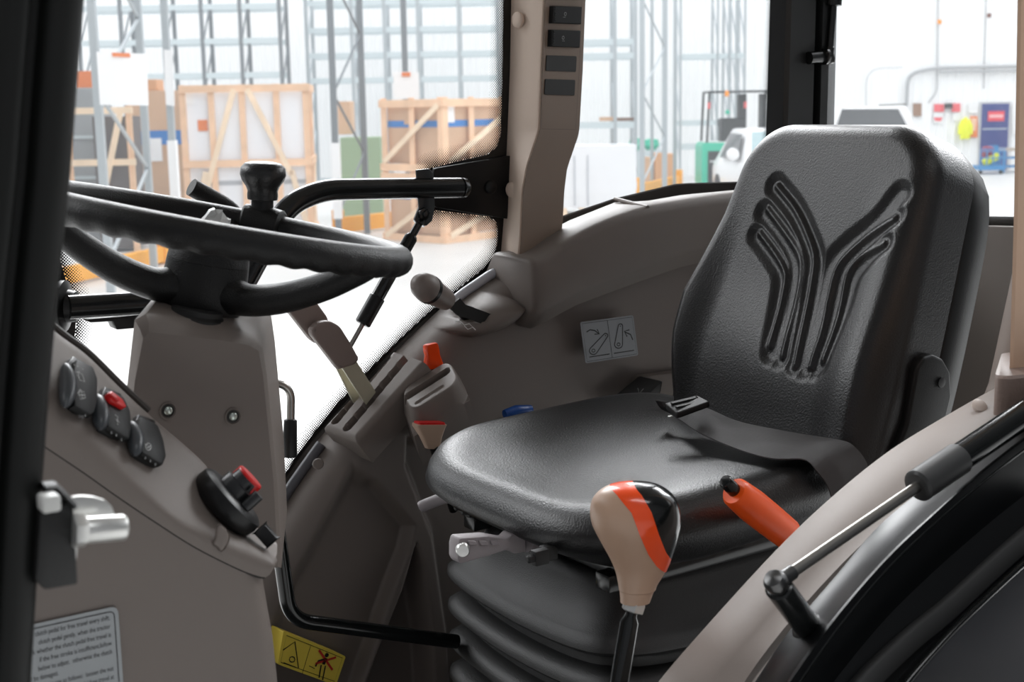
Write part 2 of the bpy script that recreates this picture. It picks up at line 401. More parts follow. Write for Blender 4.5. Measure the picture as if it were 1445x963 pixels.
YY += .030*sstep(0, .020, interior(pp, V_)).reshape(XX.shape)
# domed housing of the round knob lever with its gate, raised out of the panel
K_ = [aty(*p, 1.735)[[0, 2]] for p in roundpoly([(620, 440, 0), (640, 406, 0), (668, 402, 0), (697, 412, 0), (738, 424, 0), (752, 436, 0), (735, 458, 0), (712, 470, 0), (680, 480, 0), (645, 470, 0)], 22) for p in [p[:2]]]
HO_ = [aty(*p, 1.722)[[0, 2]] for p in [(638, 425), (648, 418), (657, 428), (692, 441), (699, 448), (695, 456), (679, 459), (661, 452), (645, 447), (633, 437)]]
ki = interior(pp, K_).reshape(XX.shape); YY -= .042*np.sqrt(np.clip(1-(1-np.clip(ki/.030, 0, 1))**2, 0, 1))
ho = interior(pp, HO_).reshape(XX.shape); YY += .040*sstep(0, .004, ho)
P = [[(XX[i, j], YY[i, j], ZZ[i, j]) for j in range(XX.shape[1])] for i in range(XX.shape[0])]
back = [[(XX[i, j], 1.852, ZZ[i, j]) for j in (0,)] for i in range(XX.shape[0])]
g = G(); g.grid([back[i]+P[i] for i in range(len(P))])
rf.part('arch_panel', g, TAUPE, sharp=60)
# upper box with shelf
inn = [(745, 405), (755, 378), (768, 364), (792, 346), (840, 318), (900, 295), (963, 283), (1043, 272), (1120, 266), (1300, 262)]
IN = resample([aty(*p[:2], 1.715) for p in smooth([(*p, 0) for p in inn[2:]], 5)], 30)
outl = [(722, 352), (742, 340), (800, 310), (866, 284), (907, 283), (960, 274), (1049, 266), (1130, 260), (1310, 254)]
OU = np.array([aty(*p, 1.835) for p in outl]); CR = np.array([aty(*p, 1.715) for p in [(749, 440), (763, 441), (824, 408), (900, 380), (971, 355), (1060, 335), (1250, 310)]])
x0 = aty(752, 400, 1.715)[0]
rings = []
for i, x in enumerate(np.concatenate([[x0+.0, x0+.004, x0+.012], np.linspace(x0+.03, 2.1, 36)])):
    zi = np.interp(x, IN[:, 0], IN[:, 2]); zo = np.interp(x, OU[:, 0], OU[:, 2]); zc = np.interp(x, CR[:, 0], CR[:, 2]) if x < CR[-1, 0] else CR[-1, 2]
    ins = [.012, .004, .001][i] if i < 3 else 0.0
    ring = [(1.74, zc-.03), (1.722, zc-.006), (1.715, zc+.004), (1.715, zi-.016), (1.7175, zi-.006), (1.725, zi), (1.80, zo-.004*0+(zi-zo)*.25), (1.828, zo-.001), (1.835, zo-.006), (1.86, zo-.04), (1.86, zc-.03)]
    cy, cz = 1.785, (zi+zc)/2
    rings.append([(x, cy+(y-cy)*(1-ins/.12), cz+(z-cz)*(1-ins/.12)) for y, z in ring])
g = G(); g.loft(rings); rf.part('upper_box', g, TAUPE, sharp=50)
g = G(); a, b = aty(868, 282, 1.83), aty(914, 294, 1.72); g.tube([a+(0, 0, .0015), b+(0, 0, .0015)], .0035, 8); rf.part('shelf_rib', g, TAUPE)
# slot console for the two levers
def cons(O, A, B, na, nb, hfun, skirt):
    en = np.cross(A-O, B-O); en = en*np.sign(np.dot(en, CAM-O)); return G().patch(O, A-O, B-O, en, na, nb, hfun, skirt), nrm(en)
O_, A1, B1 = aty(454, 603, 1.806), aty(552, 496, 1.806), aty(501, 622, 1.730)
LA, LB = np.linalg.norm(A1-O_), np.linalg.norm(B1-O_)
def pl(px, py, O, A, B):
    n = np.cross(A-O, B-O); p = atplane(px, py, O, n)-O; Mx = np.stack([A-O, B-O], 1); return np.linalg.lstsq(Mx, p, rcond=None)[0]
SA = [pl(x, y, O_, A1, B1) for x, y in [(474, 594), (545, 506)]]; SB = [pl(x, y, O_, A1, B1) for x, y in [(491, 603), (572, 506)]]
def stad(a, b, S, w):
    p = np.array([a*LA, b*LB]); s0, s1 = S[0]*(LA, LB), S[1]*(LA, LB); return pdist(p, [s0, s1])[0]-w
def hslot(a, b):
    e = min(a*LA, b*LB, (1-b)*LB); h = -.010*(1-math.sqrt(max(0, 1-(1-min(max(e, 0)/.010, 1))**2)))
    q = min(stad(a, b, SA, .0062), stad(a, b, SB, .0068))
    return h-.050*float(sstep(.001, -.0012, q))
g, _ = cons(O_, A1, B1, 150, 60, hslot, .055); rf.part('slot_console', g, TAUPE, sharp=75)
# housing of the orange lever
O2, A2, B2 = aty(559, 549, 1.742), aty(637, 500, 1.742), aty(576, 590, 1.668)
L2, W2 = np.linalg.norm(A2-O2), np.linalg.norm(B2-O2)
S2 = [pl(x, y, O2, A2, B2) for x, y in [(576, 559), (629, 525)]]; S2b = [pl(x, y, O2, A2, B2) for x, y in [(588, 569), (624, 546)]]
def h2(a, b):
    p = np.array([(a-.5)*L2, (b-.5)*W2]); r = .028; q = np.abs(p)-np.array([L2/2-r, W2/2-r]); d = np.linalg.norm(np.maximum(q, 0))+min(max(q), 0)-r
    h = -.035*float(sstep(-.010, .004, d))
    pa = np.array([a*L2, b*W2]); q1 = pdist(pa, [S2[0]*(L2, W2), S2[1]*(L2, W2)])[0]-.0072; q3 = pdist(pa, [S2b[0]*(L2, W2), S2b[1]*(L2, W2)])[0]-.003
    return h-.045*float(sstep(.001, -.001, q1))-.002*float(sstep(.0008, -.0008, q3))
g, _ = cons(O2, A2, B2, 90, 70, h2, .09); rf.part('lever_housing', g, TAUPE, sharp=75)
g = G(); gb = [aty(x, y, 1.742) for x, y in [(641, 428), (649, 421), (657, 430), (692, 443), (698, 448), (694, 454), (679, 457), (661, 450), (646, 445), (637, 437)]]; g.prism(gb, (0, .004, 0)); rf.part('gate_boot', g, BLACKR)
# small printed hydraulic symbols beside the gate
g = G(); n3 = nrm((-.1, -1, .2))
def onp(px, py): return aty(px, py, 1.7155)
WHITE = mat('white_print', (.62, .62, .60), .6)
for poly in ([(643, 455), (650, 454), (655, 459), (662, 457), (667, 462), (660, 465), (655, 460)], [(667, 462), (671, 466)], [(648, 452), (650, 457)]):
    g.ribbon([onp(x, y) for x, y in poly], .0014, n3, .0003)
rf.part('printed_symbol', g, WHITE)
# push plugs, printed notice
g = G(); c = aty(449, 655, 1.772); g.lathe(c, (-.35, -.9, .3), [(.0085, -.004), (.0085, .001), (.007, .0025), (.001, .003)], 18); rf.part('push_plug', g, TAUPE)
# rubber edge strip between glass and trim
g = G(); g.tube([aty(x, y, 1.822) for x, y in [(330, 808), (388, 722), (412, 685), (440, 645), (453, 627)]], .008, 10); rf.part('edge_seal', g, mat('grey_rubber', (.10, .10, .11), .45))
g = G(); g.tube([aty(x, y, 1.828) for x, y in [(636, 428), (655, 413), (690, 389), (715, 376)]], .008, 10); rf.part('edge_bead', g, mat('pale_bead', (.55, .57, .62), .35))

# sticker with two latch pictograms
st = G(); ys = 1.738; q = [aty(x, y, ys) for x, y in [(818, 455), (893, 445), (898, 502), (826, 513)]]
eX, eZ = q[1]-q[0], q[3]-q[0]; nS = np.array([0, -1., 0])
stO = q[0]
def sp(a, b): return stO+eX*a+eZ*b
LBL = mat('silver_label', (.26, .27, .285), .4)
st.prism(roundpoly([sp(0, 0), sp(1, 0), sp(1, 1), sp(0, 1)], .004), (0, -.001, 0))
dec = rf.part('latch_sticker', st, LBL, label='silver sticker with two latch pictograms')
ink = mat('black_ink', (.01, .01, .01), .5); g = G(); off = np.array([0, -.001, 0])
def rb(pts, w=.0016, closed=False): g.ribbon([sp(a, b)+off for a, b in pts], w, nS, closed=closed)
rb([(.03, .04), (.97, .04), (.97, .96), (.03, .96)], .0007, True); rb([(.5, .04), (.5, .96)], .0009)
def pill(c1, r1, c2, r2, asp=1.25):
    c1, c2 = np.array(c1), np.array(c2); d = c2-c1; d = d*(1, 1/asp); th = math.atan2(d[1], d[0]); pts = []
    for k in range(13): a = th+math.pi/2+math.pi*k/12; pts.append((c1[0]+r1*math.cos(a), c1[1]+r1*asp*math.sin(a)))
    for k in range(13): a = th-math.pi/2+math.pi*k/12; pts.append((c2[0]+r2*math.cos(a), c2[1]+r2*asp*math.sin(a)))
    rb(pts, .0017, True)
    rb([(c1[0]+.03*math.cos(k*.628), c1[1]+.03*asp*math.sin(k*.628)) for k in range(10)], .0014, True)
    rb([(c2[0]+.006*math.cos(k*1.57), c2[1]+.006*asp*math.sin(k*1.57)) for k in range(4)], .0015, True)
pill((.17, .72), .075, (.43, .40), .042); pill((.65, .66), .075, (.73, .22), .042)
rb([(.08, .86), (.46, .86)]); rb([(.54, .86), (.93, .86)])
rb([(.09, .25), (.16, .21), (.24, .24), (.31, .33)], .002); rb([(.29, .22), (.32, .34), (.23, .33)], .002)
rb([(.93, .60), (.90, .46), (.80, .38)], .002); rb([(.89, .34), (.79, .36), (.83, .50)], .002)
rf.part('sticker_print', g, ink, parent=None)

# yellow warning sticker
qa, qb, qc, qd = aty(400, 891, 1.735), aty(488, 927, 1.757), aty(474, 968, 1.757), aty(392, 938, 1.735)
YEL = mat('yellow_label', (.86, .66, .09), .45); g = G(); nY = nrm(np.cross(qb-qa, qd-qa)); nY *= np.sign(np.dot(nY, CAM-qa))
g.prism(roundpoly([qa, qb, qc, qd], .003), -nY*.03); rf.part('warning_sticker', g, YEL, label='yellow warning sticker with crossed out standing figure')
def wp(px, py): return atplane(px, py, qa+nY*.0005, nY)
g = G()
def wr(pts, w, cl=False): g.ribbon([wp(*p) for p in pts], w, nY, closed=cl)
wr([(404, 897), (483, 929), (472, 962), (396, 935)], .0008, True); wr([(438, 912), (426, 952)], .0008)
wr([(399, 918), (416, 906), (421, 943), (400, 936)], .002); wr([(412+4*math.cos(k*.785), 931+4*math.sin(k*.785)) for k in range(8)], .0016, True)
wr([(461+1.6*math.cos(k*.785), 925+1.6*math.sin(k*.785)) for k in range(8)], .0035, True)
wr([(460, 929), (456, 938)], .006); wr([(457, 931), (449, 933), (445, 941)], .003); wr([(453, 939), (450, 957)], .0025); wr([(459, 940), (455, 960)], .0025); wr([(436, 940), (444, 944)], .001)
rf.part('warning_print', g, ink)
g = G(); wr([(450, 918), (469, 946)], .0034); wr([(474, 928), (445, 937)], .0034); rf.part('red_cross', g, mat('red_ink', (.55, .03, .02), .5))

# dark sill outside the shelf
g = G(); rings = []
lo = [(722, 350), (738, 342), (794, 310), (866, 284), (907, 284), (960, 275), (1049, 268), (1150, 262), (1330, 258)]; hi = [(722, 343), (738, 335), (794, 305), (866, 281), (882, 277), (957, 259), (1054, 256), (1150, 250), (1330, 246)]
lo = resample([aty(*p, 1.862) for p in lo], 40); hi_ = [aty(*p, 1.862) for p in hi]; hi_ = resample(hi_, 40)
for i in range(40):
    a, b = lo[i], hi_[i]; b = np.array([a[0], 1.862, max(np.interp(a[0], hi_[:, 0], hi_[:, 2]), a[2]+.004)])
    rings.append([a-(0, 0, .05), b-(0, 0, .002), b+(0, .003, 0), b+(0, .008, -.003), a+(0, .008, -.05)])
g.loft(rings); single('window_sill', g, mat('dark_taupe_sill', (.035, .030, .026), .55), 'dark curved sill under the rear quarter window, outside the right shelf', 'sill')
# ---- right pillar trim with switches ------------------------------------------
def pq(px, py, Y): return aty(px, py, Y)
bp = Thing('pillar_trim', aty(760, 330, 1.80), 'beige angled right pillar trim with black switches and blank covers', 'pillar')
# front (left) face edges / ridge edge / right edge down the pillar; the left face turns away
left = [(732, -180), (730, -60), (728, 0), (726, 100), (722, 200), (718, 300), (712, 372)]
ridge = [(779, -180), (771, -60), (766, 0), (763, 80), (759, 184), (742, 233), (735, 270), (732, 340), (730, 360)]
right = [(842, -180), (832, -60), (826, 0), (822, 100), (817, 188), (800, 238), (796, 270), (794, 312), (790, 345)]
Lf = resample([aty(*p, 1.845) for p in left], 60); Rd = resample([aty(*p[:2], 1.775) for p in ridge], 60)
def zint(curve, z): c = curve[np.argsort(curve[:, 2])]; return np.array([np.interp(z, c[:, 2], c[:, k]) for k in range(3)])
Rr = resample([aty(*p, 1.80) for p in right], 60); rings = []
for z in np.linspace(1.85, 2.40, 80):
    a, b, c = zint(Lf, z), zint(Rd, z), zint(Rr, z); a[2] = b[2] = c[2] = z
    u, w = nrm(a-b), nrm(c-b)
    rings.append([a+(0, .03, 0), a, b+u*.006, b+u*.0018+w*.0018, b+w*.006, c-w*.004, c+(0, .004, 0), c+(0, .045, 0)])
sh_ = (np.mean(rings[-1], 0)-np.mean(rings[-20], 0)); sh_ = sh_*((2.805-rings[-1][0][2])/sh_[2]); rings.append([p+sh_ for p in rings[-1]])
g = G(); g.loft(rings[:], caps=True)
bp.part('pillar_body', g, BEIGE, sharp=30)
# switch panel on the cabin-side face, its shade put into a darker colour
def face(px, py, dn=0.0):
    b, c = atplane_face
    return atplane(px, py, b, c)+c*dn
bm_, cm_, bl_ = aty(763, 80, 1.775), aty(822, 100, 1.80), aty(759, 184, 1.775)
nF = np.cross(cm_-bm_, bl_-bm_); nF = nrm(nF*np.sign(np.dot(nF, CAM-bm_))); atplane_face = (bm_, nF)
g = G(); rg = []
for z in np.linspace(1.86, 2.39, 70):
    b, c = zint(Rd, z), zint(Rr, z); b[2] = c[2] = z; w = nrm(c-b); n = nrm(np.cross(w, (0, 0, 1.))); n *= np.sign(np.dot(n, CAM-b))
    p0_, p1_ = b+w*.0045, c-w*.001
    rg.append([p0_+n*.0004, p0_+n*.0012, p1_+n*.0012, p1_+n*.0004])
g.loft(rg); bp.part('switch_panel', g, BEIGE_SHADE, sharp=30, label='inner face of the pillar with shade painted in as darker taupe')
def facep(px, py, h=0.0): return atplane(px, py, bm_+nF*.0012, nF)+nF*h
g = G(); g.ribbon([facep(x, y) for x, y in [(768, 0), (764, 100), (764.5, 182), (812, 183), (817, 100), (821, 0)]], .0006, nF, .0003); bp.part('panel_line', g, mat('panel_shadow_groove', (.10, .075, .06), .6))
def quad(x0, y0, x1, y1, sl=.035, lean=-.05):
    return [facep(x0, y0), facep(x1, y0+(x1-x0)*sl), facep(x1+(y1-y0)*lean, y1+(x1-x0)*sl), facep(x0+(y1-y0)*lean, y1)]
SWB = mat('switch_black', (.006, .006, .006), .5, spec=.28)
PRNT = mat('grey_print', (.34, .34, .34), .6)
for k, (x0, y0, x1, y1) in enumerate([(776, -28, 820, -2), (775.5, 8.5, 818, 33), (773.5, 42, 816, 66)]):
    q4 = quad(x0, y0, x1, y1); w = nrm(q4[1]-q4[0]); dn = nrm(q4[3]-q4[0])
    g = G(); rk = []
    for t, h in [(0, .0015), (.02, .007), (.12, .0075), (.55, .0055), (.9, .0065), (.98, .006), (1, .001)]:
        a = q4[0]+(q4[1]-q4[0])*t; b = q4[3]+(q4[2]-q4[3])*t; e = .0012
        rk.append([a-nF*.001, a+nF*(h-.0012), a+dn*e+nF*h, b-dn*e+nF*h, b+nF*(h-.0012), b-nF*.001])
    g.loft(rk); sw = bp.part('rocker_switch', g, SWB, sharp=25)
    g = G()
    for j in range(7):
        t = .07+.86*j/6; a = q4[0]+(q4[3]-q4[0])*t+(q4[1]-q4[0])*.07; g.box(a+nF*.0078, (.0022, .0012, .0016), [w, dn, nF], .0003, 1)
    bp.part('grip_nib', g, mat('grey_nib', (.05, .05, .05), .4), parent=sw, kind='stuff')
    if k:
        g = G(); cx, cy = (793, 20) if k == 1 else (790, 53.5)
        c = facep(cx, cy, .0068); g.ribbon([c+w*.0026*math.cos(j*.628)+dn*.0026*math.sin(j*.628) for j in range(10)], .0009, nF, .0003, True)
        sx = -1 if k == 1 else 1; b = c+dn*.0046
        for j in range(3): g.ribbon([b+w*(sx*.0015-.0035+j*.0022), b+w*(sx*.0015-.002+j*.0022)+dn*.0008], .0008, nF, .0003)
        bp.part('switch_symbol', g, PRNT, parent=sw, kind='stuff')
for (x0, y0, x1, y1) in [(770.5, 78, 813, 100), (768.5, 111.5, 811, 133.5)]:
    q4 = quad(x0, y0, x1, y1); g = G(); g.prism(roundpoly(q4, .0025), nF*.0016, bev=.0004, seg=1); bp.part('blank_cover', g, mat('blank_cover_black', (.012, .012, .011), .55))
for x, y in [(731, 28), (722, 268)]:
    c = aty(x, y, 1.83 if y < 100 else 1.832); nn = nrm(np.cross(nrm(Lf[10]-Rd[10]), (0, 0, 1.))); nn *= np.sign(np.dot(nn, CAM-c)); c = c+nn*.001
    g = G(); g.lathe(c, nn, [(.0125, -.003), (.0125, .001), (.011, .0025), (.006, .0035), (.0005, .0038)], 22); bp.part('round_plug', g, BEIGE)

# ---- black rear right corner pillar with the rear window hinge post ---------------
Yp = 1.80
rp = Thing('rear_pillar', aty(1128, 330, Yp), 'black ribbed rear right corner post behind the seat back', 'pillar')
prof = [(1088, 0, 0), (1104, -.012, 0), (1106, -.022, 0), (1140, -.022, 0), (1142, -.010, 0), (1146, -.010, 0), (1148, -.026, 0), (1158, -.026, 0), (1160, -.012, 0), (1163, -.012, 0), (1165, -.002, 0), (1170, 0, 0), (1205, .04, 0), (1132, .04, 0)]
rings = []
for yy, sh_ in ((-40, 0), (330, -11)):
    ring = []
    for x, dy, _ in prof: p = aty(x+sh_*(1 if x < 1130 else .9), yy, Yp); ring.append(p+np.array([0, dy, 0]))
    z = np.mean([p[2] for p in ring]); ring = [np.array([p[0], p[1], z]) for p in ring]; rings.append(ring)
sh_ = np.mean(rings[0], 0)-np.mean(rings[1], 0); sh_ = sh_*((2.805-rings[0][0][2])/sh_[2]); rings.insert(0, [p+sh_ for p in rings[0]])
g = G(); g.loft(rings); rp.part('post', g, mat('pillar_black', (.0045, .005, .005), .42), sharp=20)
g = G(); c = aty(1141, 82, Yp-.028); e = aty(1160, 80, Yp-.028); g.tube([c, e], .0115, 16); rp.part('hinge_pin', g, BLACKM)
g = G(); g.lathe(e-(0, .004, 0), nrm(e-c), [(.009, -.002), (.015, 0), (.015, .006), (.008, .008)], 18); rp.part('hinge_washer', g, BLACKM)
g = G(); s0, s1, s2, s3 = aty(1170, 82, Yp-.03), aty(1172, 62, Yp-.03), aty(1176, 8, Yp-.03), aty(1180, -60, Yp-.03)
g.lathe(s0, nrm(s1-s0), [(.004, -.011), (.011, -.008), (.012, 0), (.009, .008), (.008, .02), (.0045, .022)], 16); g.tube([s0, s2], .0065, 12); g.tube([s2, s3], .015, 16); rp.part('window_strut', g, BLACKM)

# ---- quarter glass and rear glass ---------------------------------------------
XR = 1.93
qg = Thing('quarter_window', aty(950, 250, 1.845), 'rear right quarter glass between beige pillar and black corner post', 'window')
Yq = 1.878
def qp(px, py, dy=0.0): return aty(px, py, Yq+dy)
qg.part('pane', G().prism([qp(x, y) for x, y in [(775, -330), (1150, -330), (1118, 300), (770, 330)]], (0, .004, 0)), GLASS)
e1 = [(1090, -60), (1086, 60), (1083, 150), (1078, 300)]
g = G(); g.prism([qp(x, y, -.0018) for x, y in e1+[(1110, 300), (1110, -60)]], (0, .0008, 0)); qg.part('border', g, FRIT)
qg.part('border_dots', dots([e1], e1+[(1130, 300), (1130, -60)], 4, plane=qp), FRIT, kind='stuff')
rw = Thing('rear_window', atx(1300, 300, XR), 'rear cab window glass behind the driver seat back', 'window')
def rx(px, py, dx=0.0): return atx(px, py, XR+dx)
rw.part('pane', G().prism([rx(x, y) for x, y in [(1180, -330), (1480, -330), (1475, 316), (1150, 312)]], (.004, 0, 0)), GLASS)
# rear wall below the glass
rr = Thing('rear_wall_panel', atx(1410, 560, XR-.02), 'grey brown rear cab wall panel below the rear window', 'panel')
g = G(); g.prism([atx(x, y, XR-.02) for x, y in [(1040, 325), (1395, 319), (1462, 321), (1462, 690), (1040, 760)]], (.02, 0, 0), bev=.003); rr.part('panel', g, mat('rear_panel_plastic', (.24, .21, .19), .6, bump=.4, bscale=1200))
g = G(); g.prism([atx(x, y, XR+.005) for x, y in [(1040, 309), (1395, 305), (1462, 306), (1462, 326), (1040, 330)]], (.03, 0, 0), bev=.002); rr.part('top_seal', g, mat('dark_taupe_sill', (.035, .030, .026), .55))

# ---- left fender inner post trim beside the rear wall
# ---- beige left pillar with rubber foot
YL = .86
lp = Thing('left_pillar', aty(1440, 540, YL), 'plain beige left door pillar at right edge standing in taupe foot', 'pillar')
g = G(); rings = []
for yy, xl in ((-60, 1437), (120, 1434), (300, 1431), (515, 1425)):
    a = aty(xl, yy, YL); z = a[2]
    rings.append([(a[0]+.035, a[1]+.02, z), (a[0]+.004, a[1]+.003, z), (a[0]+.006, a[1], z), (a[0]+.075, a[1]-.012, z), (a[0]+.12, a[1]+.0, z), (a[0]+.15, a[1]+.05, z), (a[0]+.085, a[1]+.05, z)])
rings.insert(0, [(x+.02, y, 2.805) for x, y, z in rings[0]])
zb = aty(1425, 530, YL)[2]; rings.append([(x, y, zb-.02) for x, y, z in rings[-1]])
g.loft(rings); lp.part('pillar_body', g, mat('beige_left_pillar', (.60, .40, .28), .5, bump=.3, bscale=1200), sharp=35)
g = G(); a = aty(1404, 528, YL-.012); prof = [(a[0], a[1]), (a[0]+.006, a[1]-.012), (a[0]+.03, a[1]-.018), (a[0]+.12, a[1]-.03), (a[0]+.18, a[1]+.06), (a[0]+.11, a[1]+.07)]
pr = roundpoly([(x, y, 0) for x, y in prof], .006, 3)
g.loft([[(x, y, zb-.035) for x, y, _ in pr], [(x, y, zb+.004) for x, y, _ in pr], [(x+(.003 if x < a[0]+.05 else 0), y+.002, zb+.007) for x, y, _ in pr]]); lp.part('pillar_foot', g, mat('taupe_foot', (.21, .15, .125), .5, bump=.5, bscale=300), label='taupe grained collar at the pillar base')

# ---- left fender ---------------------------------------------------------------
lf = Thing('left_fender_trim', aty(1200, 760, .86), 'light taupe curved trim along the left wheel arch, near camera', 'trim panel')
def crv(pts, Y, n=60): return resample([aty(*p[:2], Y) for p in smooth([(*p, 0) for p in pts], 6)], n)
c_in = crv([(880, 1040), (930, 963), (1010, 870), (1100, 772), (1170, 705), (1250, 640), (1330, 590), (1420, 540), (1520, 495)], .93)
c_mid = crv([(960, 1040), (1003, 963), (1082, 868), (1180, 765), (1262, 695), (1350, 630), (1440, 575), (1540, 520)], .875)
c_out = crv([(1003, 1040), (1050, 963), (1100, 895), (1170, 815), (1245, 742), (1340, 665), (1445, 590), (1550, 530)], .845)
def strip(curves, drop, mname, thing, m, sharp=40):
    g = G(); g.grid([[c[i] for c in curves] for i in range(len(curves[0]))]); return thing.part(mname, g, m, sharp=sharp)
dn = np.array([0, 0, 1.0])
TRIML = mat('left_trim_plastic', (.27, .225, .20), .5, bump=.3, bscale=1500)
strip([c_in+(0, .012, -.30), c_in+(0, .010, -.02), c_in+(0, .004, -.004), c_in, c_mid+(0, 0, .004), c_mid+(0, -.004, .002), c_out, c_out+(0, 0, -.012)], 0, 'arch_panel', lf, TRIML, 50)
g = G(); c = aty(1384, 568, .905); nn = nrm((-.25, -.45, .85)); g.lathe(c, nn, [(.008, -.008), (.008, -.0042), (.0065, -.0035), (.0005, -.0033)], 20, sx=1.2); lf.part('push_plug', g, mat('pale_plug', (.55, .47, .42), .5))
# inner shoulder beside the rear wall
g = G(); g.prism([aty(x, y, .97) for x, y in [(1428, 372), (1470, 360), (1480, 560), (1380, 570), (1392, 540)]], (0, -.03, 0), bev=.006); lf.part('rear_shoulder', g, mat('taupe_shoulder', (.24, .19, .16), .5))

lm = Thing('left_fender', aty(1300, 900, .76), 'gloss black steel left fender with door flange, bottom right corner', 'fender')
o1 = crv([(1010, 1045), (1065, 963), (1112, 893), (1175, 818), (1245, 738), (1340, 662), (1445, 584), (1550, 525)], .838)
o2 = crv([(1060, 1040), (1112, 963), (1172, 880), (1240, 800), (1305, 737), (1385, 668), (1445, 622), (1550, 548)], .790)
o3 = crv([(1075, 1045), (1127, 968), (1185, 886), (1252, 806), (1318, 742), (1396, 675), (1460, 626), (1560, 556)], .784)
strip([o1+(0, .002, -.02), o1, o1+(0, -.003, .0005), o2+(0, .004, -.003), o2+(0, 0, .003), o2+(0, -.004, .0035), o3, o3+(0, .004, -.06)], 0, 'door_flange', lm, FENDB, 60)
lm.part('edge_bead', G().tube(list(o3+np.array([0, .003, .0005])), .0032, 10), BLACKG, sharp=60)  # gloss tube added along the flange edge to catch a highlight line
s1 = crv([(1150, 1040), (1203, 963), (1270, 895), (1330, 845), (1390, 790), (1450, 738), (1550, 660)], .775)
strip([s1+(0, .02, -.03), s1+(0, .006, -.004), s1, s1+(0, -.006, -.003), s1+(0, -.012, -.018)], 0, 'rubber_seal', lm, BLACKR, 60)
f0 = o3+np.array([0, .003, -.05])
f1 = crv([(1225, 1045), (1272, 968), (1330, 900), (1385, 845), (1445, 790), (1550, 700)], .745)
f2 = crv([(1232, 1045), (1280, 970), (1338, 902), (1393, 848), (1452, 794), (1556, 706)], .738)
lm.part('edge_bead', G().tube(list(f1+np.array([0, -.003, -.0005])), .0030, 10), BLACKG, sharp=60)  # another added gloss tube, for the highlight along the outer skin
f3 = f2+(.02, -.16, -.012); f4 = f2+(.04, -.40, -.05)
strip([f0, f1-(0, -.02, .02), f1-(0, -.002, .003), f1, f2, ], 0, 'arch_channel', lm, FENDB, 60)
strip([f2+(0, 0, -.001), f2+(0, -.004, .0), f3, f4, f4-(0, 0, .2)], 0, 'outer_skin', lm, mat('satin_grey_black_paint', (.035, .036, .040), .35), 60)

# ---- gas strut of the left door
ds = Thing('door_gas_strut', aty(1135, 880, .82), 'black and steel door gas strut on a post on the left fender', 'gas strut')
b0, b1 = aty(1142, 888, .818), aty(1098, 828, .80)
g = G(); g.tube([b0+(b0-b1)*.15, b0, b1+(b0-b1)*.02, b1], [.0125, .0125, .0125, .010], 20); ds.part('post', g, BLACKM)
g = G(); ax_ = nrm(b1-b0); g.lathe(b0, ax_, [(.017, -.006), (.0165, .000), (.0135, .005), (.0125, .006)], 20); ds.part('weld_bead', g, mat('weld', (.03, .03, .03), .35, metal=.6, bump=1.0, bscale=160))
pv = aty(1095, 822, .795); r0_ = aty(1106, 816, .795); r1_ = aty(1296, 686, .80); r2_ = aty(1352, 648, .802); r3_ = aty(1560, 508, .81)
g = G(); g.tube([b1, pv+(0, 0, -.002)], [.007, .006], 12); g.lathe(pv, ax_, [(.002, -.011), (.008, -.009), (.0105, -.003), (.0105, .003), (.008, .008), (.002, .010)], 18); ds.part('ball_joint', g, mat('dark_steel', (.12, .12, .12), .32, metal=1.0))
g = G(); g.tube([pv, pv+(r0_-pv)*1.2, r0_+(r1_-r0_)*.06], [.0075, .0068, .0068], 14); ds.part('rod_end', g, mat('dark_steel', (.12, .12, .12), .32, metal=1.0))
g = G(); g.tube([r0_, r1_], .0054, 14); ds.part('rod', g, STEELD)
g = G(); g.tube([r1_-(r1_-r0_)*.012, r1_, r2_], [.013, .0158, .0158], 22); ds.part('collar', g, mat('matte_black_collar', (.022, .022, .022), .45))
g = G(); g.tube([r2_, r3_], .0138, 22); ds.part('cylinder', g, BLACKG)
# ---- steering wheel ------------------------------------------------------------
WC = np.array([.5287, 1.3345, 2.0319]); tw, sw_ = .2087, .0594; RW = .193
E1 = np.array([math.cos(tw), 0, -math.sin(tw)]); E2 = np.array([0, math.cos(sw_), math.sin(sw_)]); EN = nrm(np.cross(E1, E2))
def wp_(a, r, h): return WC+r*(math.cos(a)*E1+math.sin(a)*E2)+h*EN
sw = Thing('steering_wheel', WC-EN*.1, 'black three spoke steering wheel with finger grip rim and spinner knob', 'steering wheel')
g = G(); NA, NB = 432, 18; rings = []
for i in range(NA+1):
    a = 2*math.pi*i/NA; ring = []
    for k in range(NB):
        b = 2*math.pi*k/NB; under = max(0, -math.sin(b-.35))
        r = .0158+(.0010*math.cos(a*44)-.0006)*under**1.2
        ring.append(wp_(a, RW+r*math.cos(b), r*math.sin(b)))
    rings.append(ring)
g.loft(rings, caps=False); sw.part('rim', g, BLACKP, sharp=80)
g = G(); g.lathe(WC, EN, [(.012, -.098), (.028, -.097), (.040, -.091), (.0430, -.080), (.0432, -.050), (.0425, -.0385)], 40); sw.part('hub', g, BLACKP)
g = G(); g.lathe(WC, EN, [(.041, -.0395), (.0425, -.038), (.0405, -.020), (.036, -.013), (.028, -.011), (.001, -.010)], 40); sw.part('hub_cap', g, BLACKP)
for ang in (-58, 182, 62):
    a = math.radians(ang); path = smooth([wp_(a, r, h) for r, h in [(.008, -.066), (.035, -.067), (.062, -.066), (.10, -.055), (.14, -.036), (.172, -.016), (.188, -.005)]], 6)
    rr = np.interp(np.linspace(0, 1, len(path)), [0, .18, .30, .5, 1], [.030, .028, .024, .0225, .018]); ta = -math.sin(a)*E1+math.cos(a)*E2
    g = G(); g.tube(path, rr*.70, 16, sy=1.15, upv=EN); sw.part('spoke', g, BLACKP)
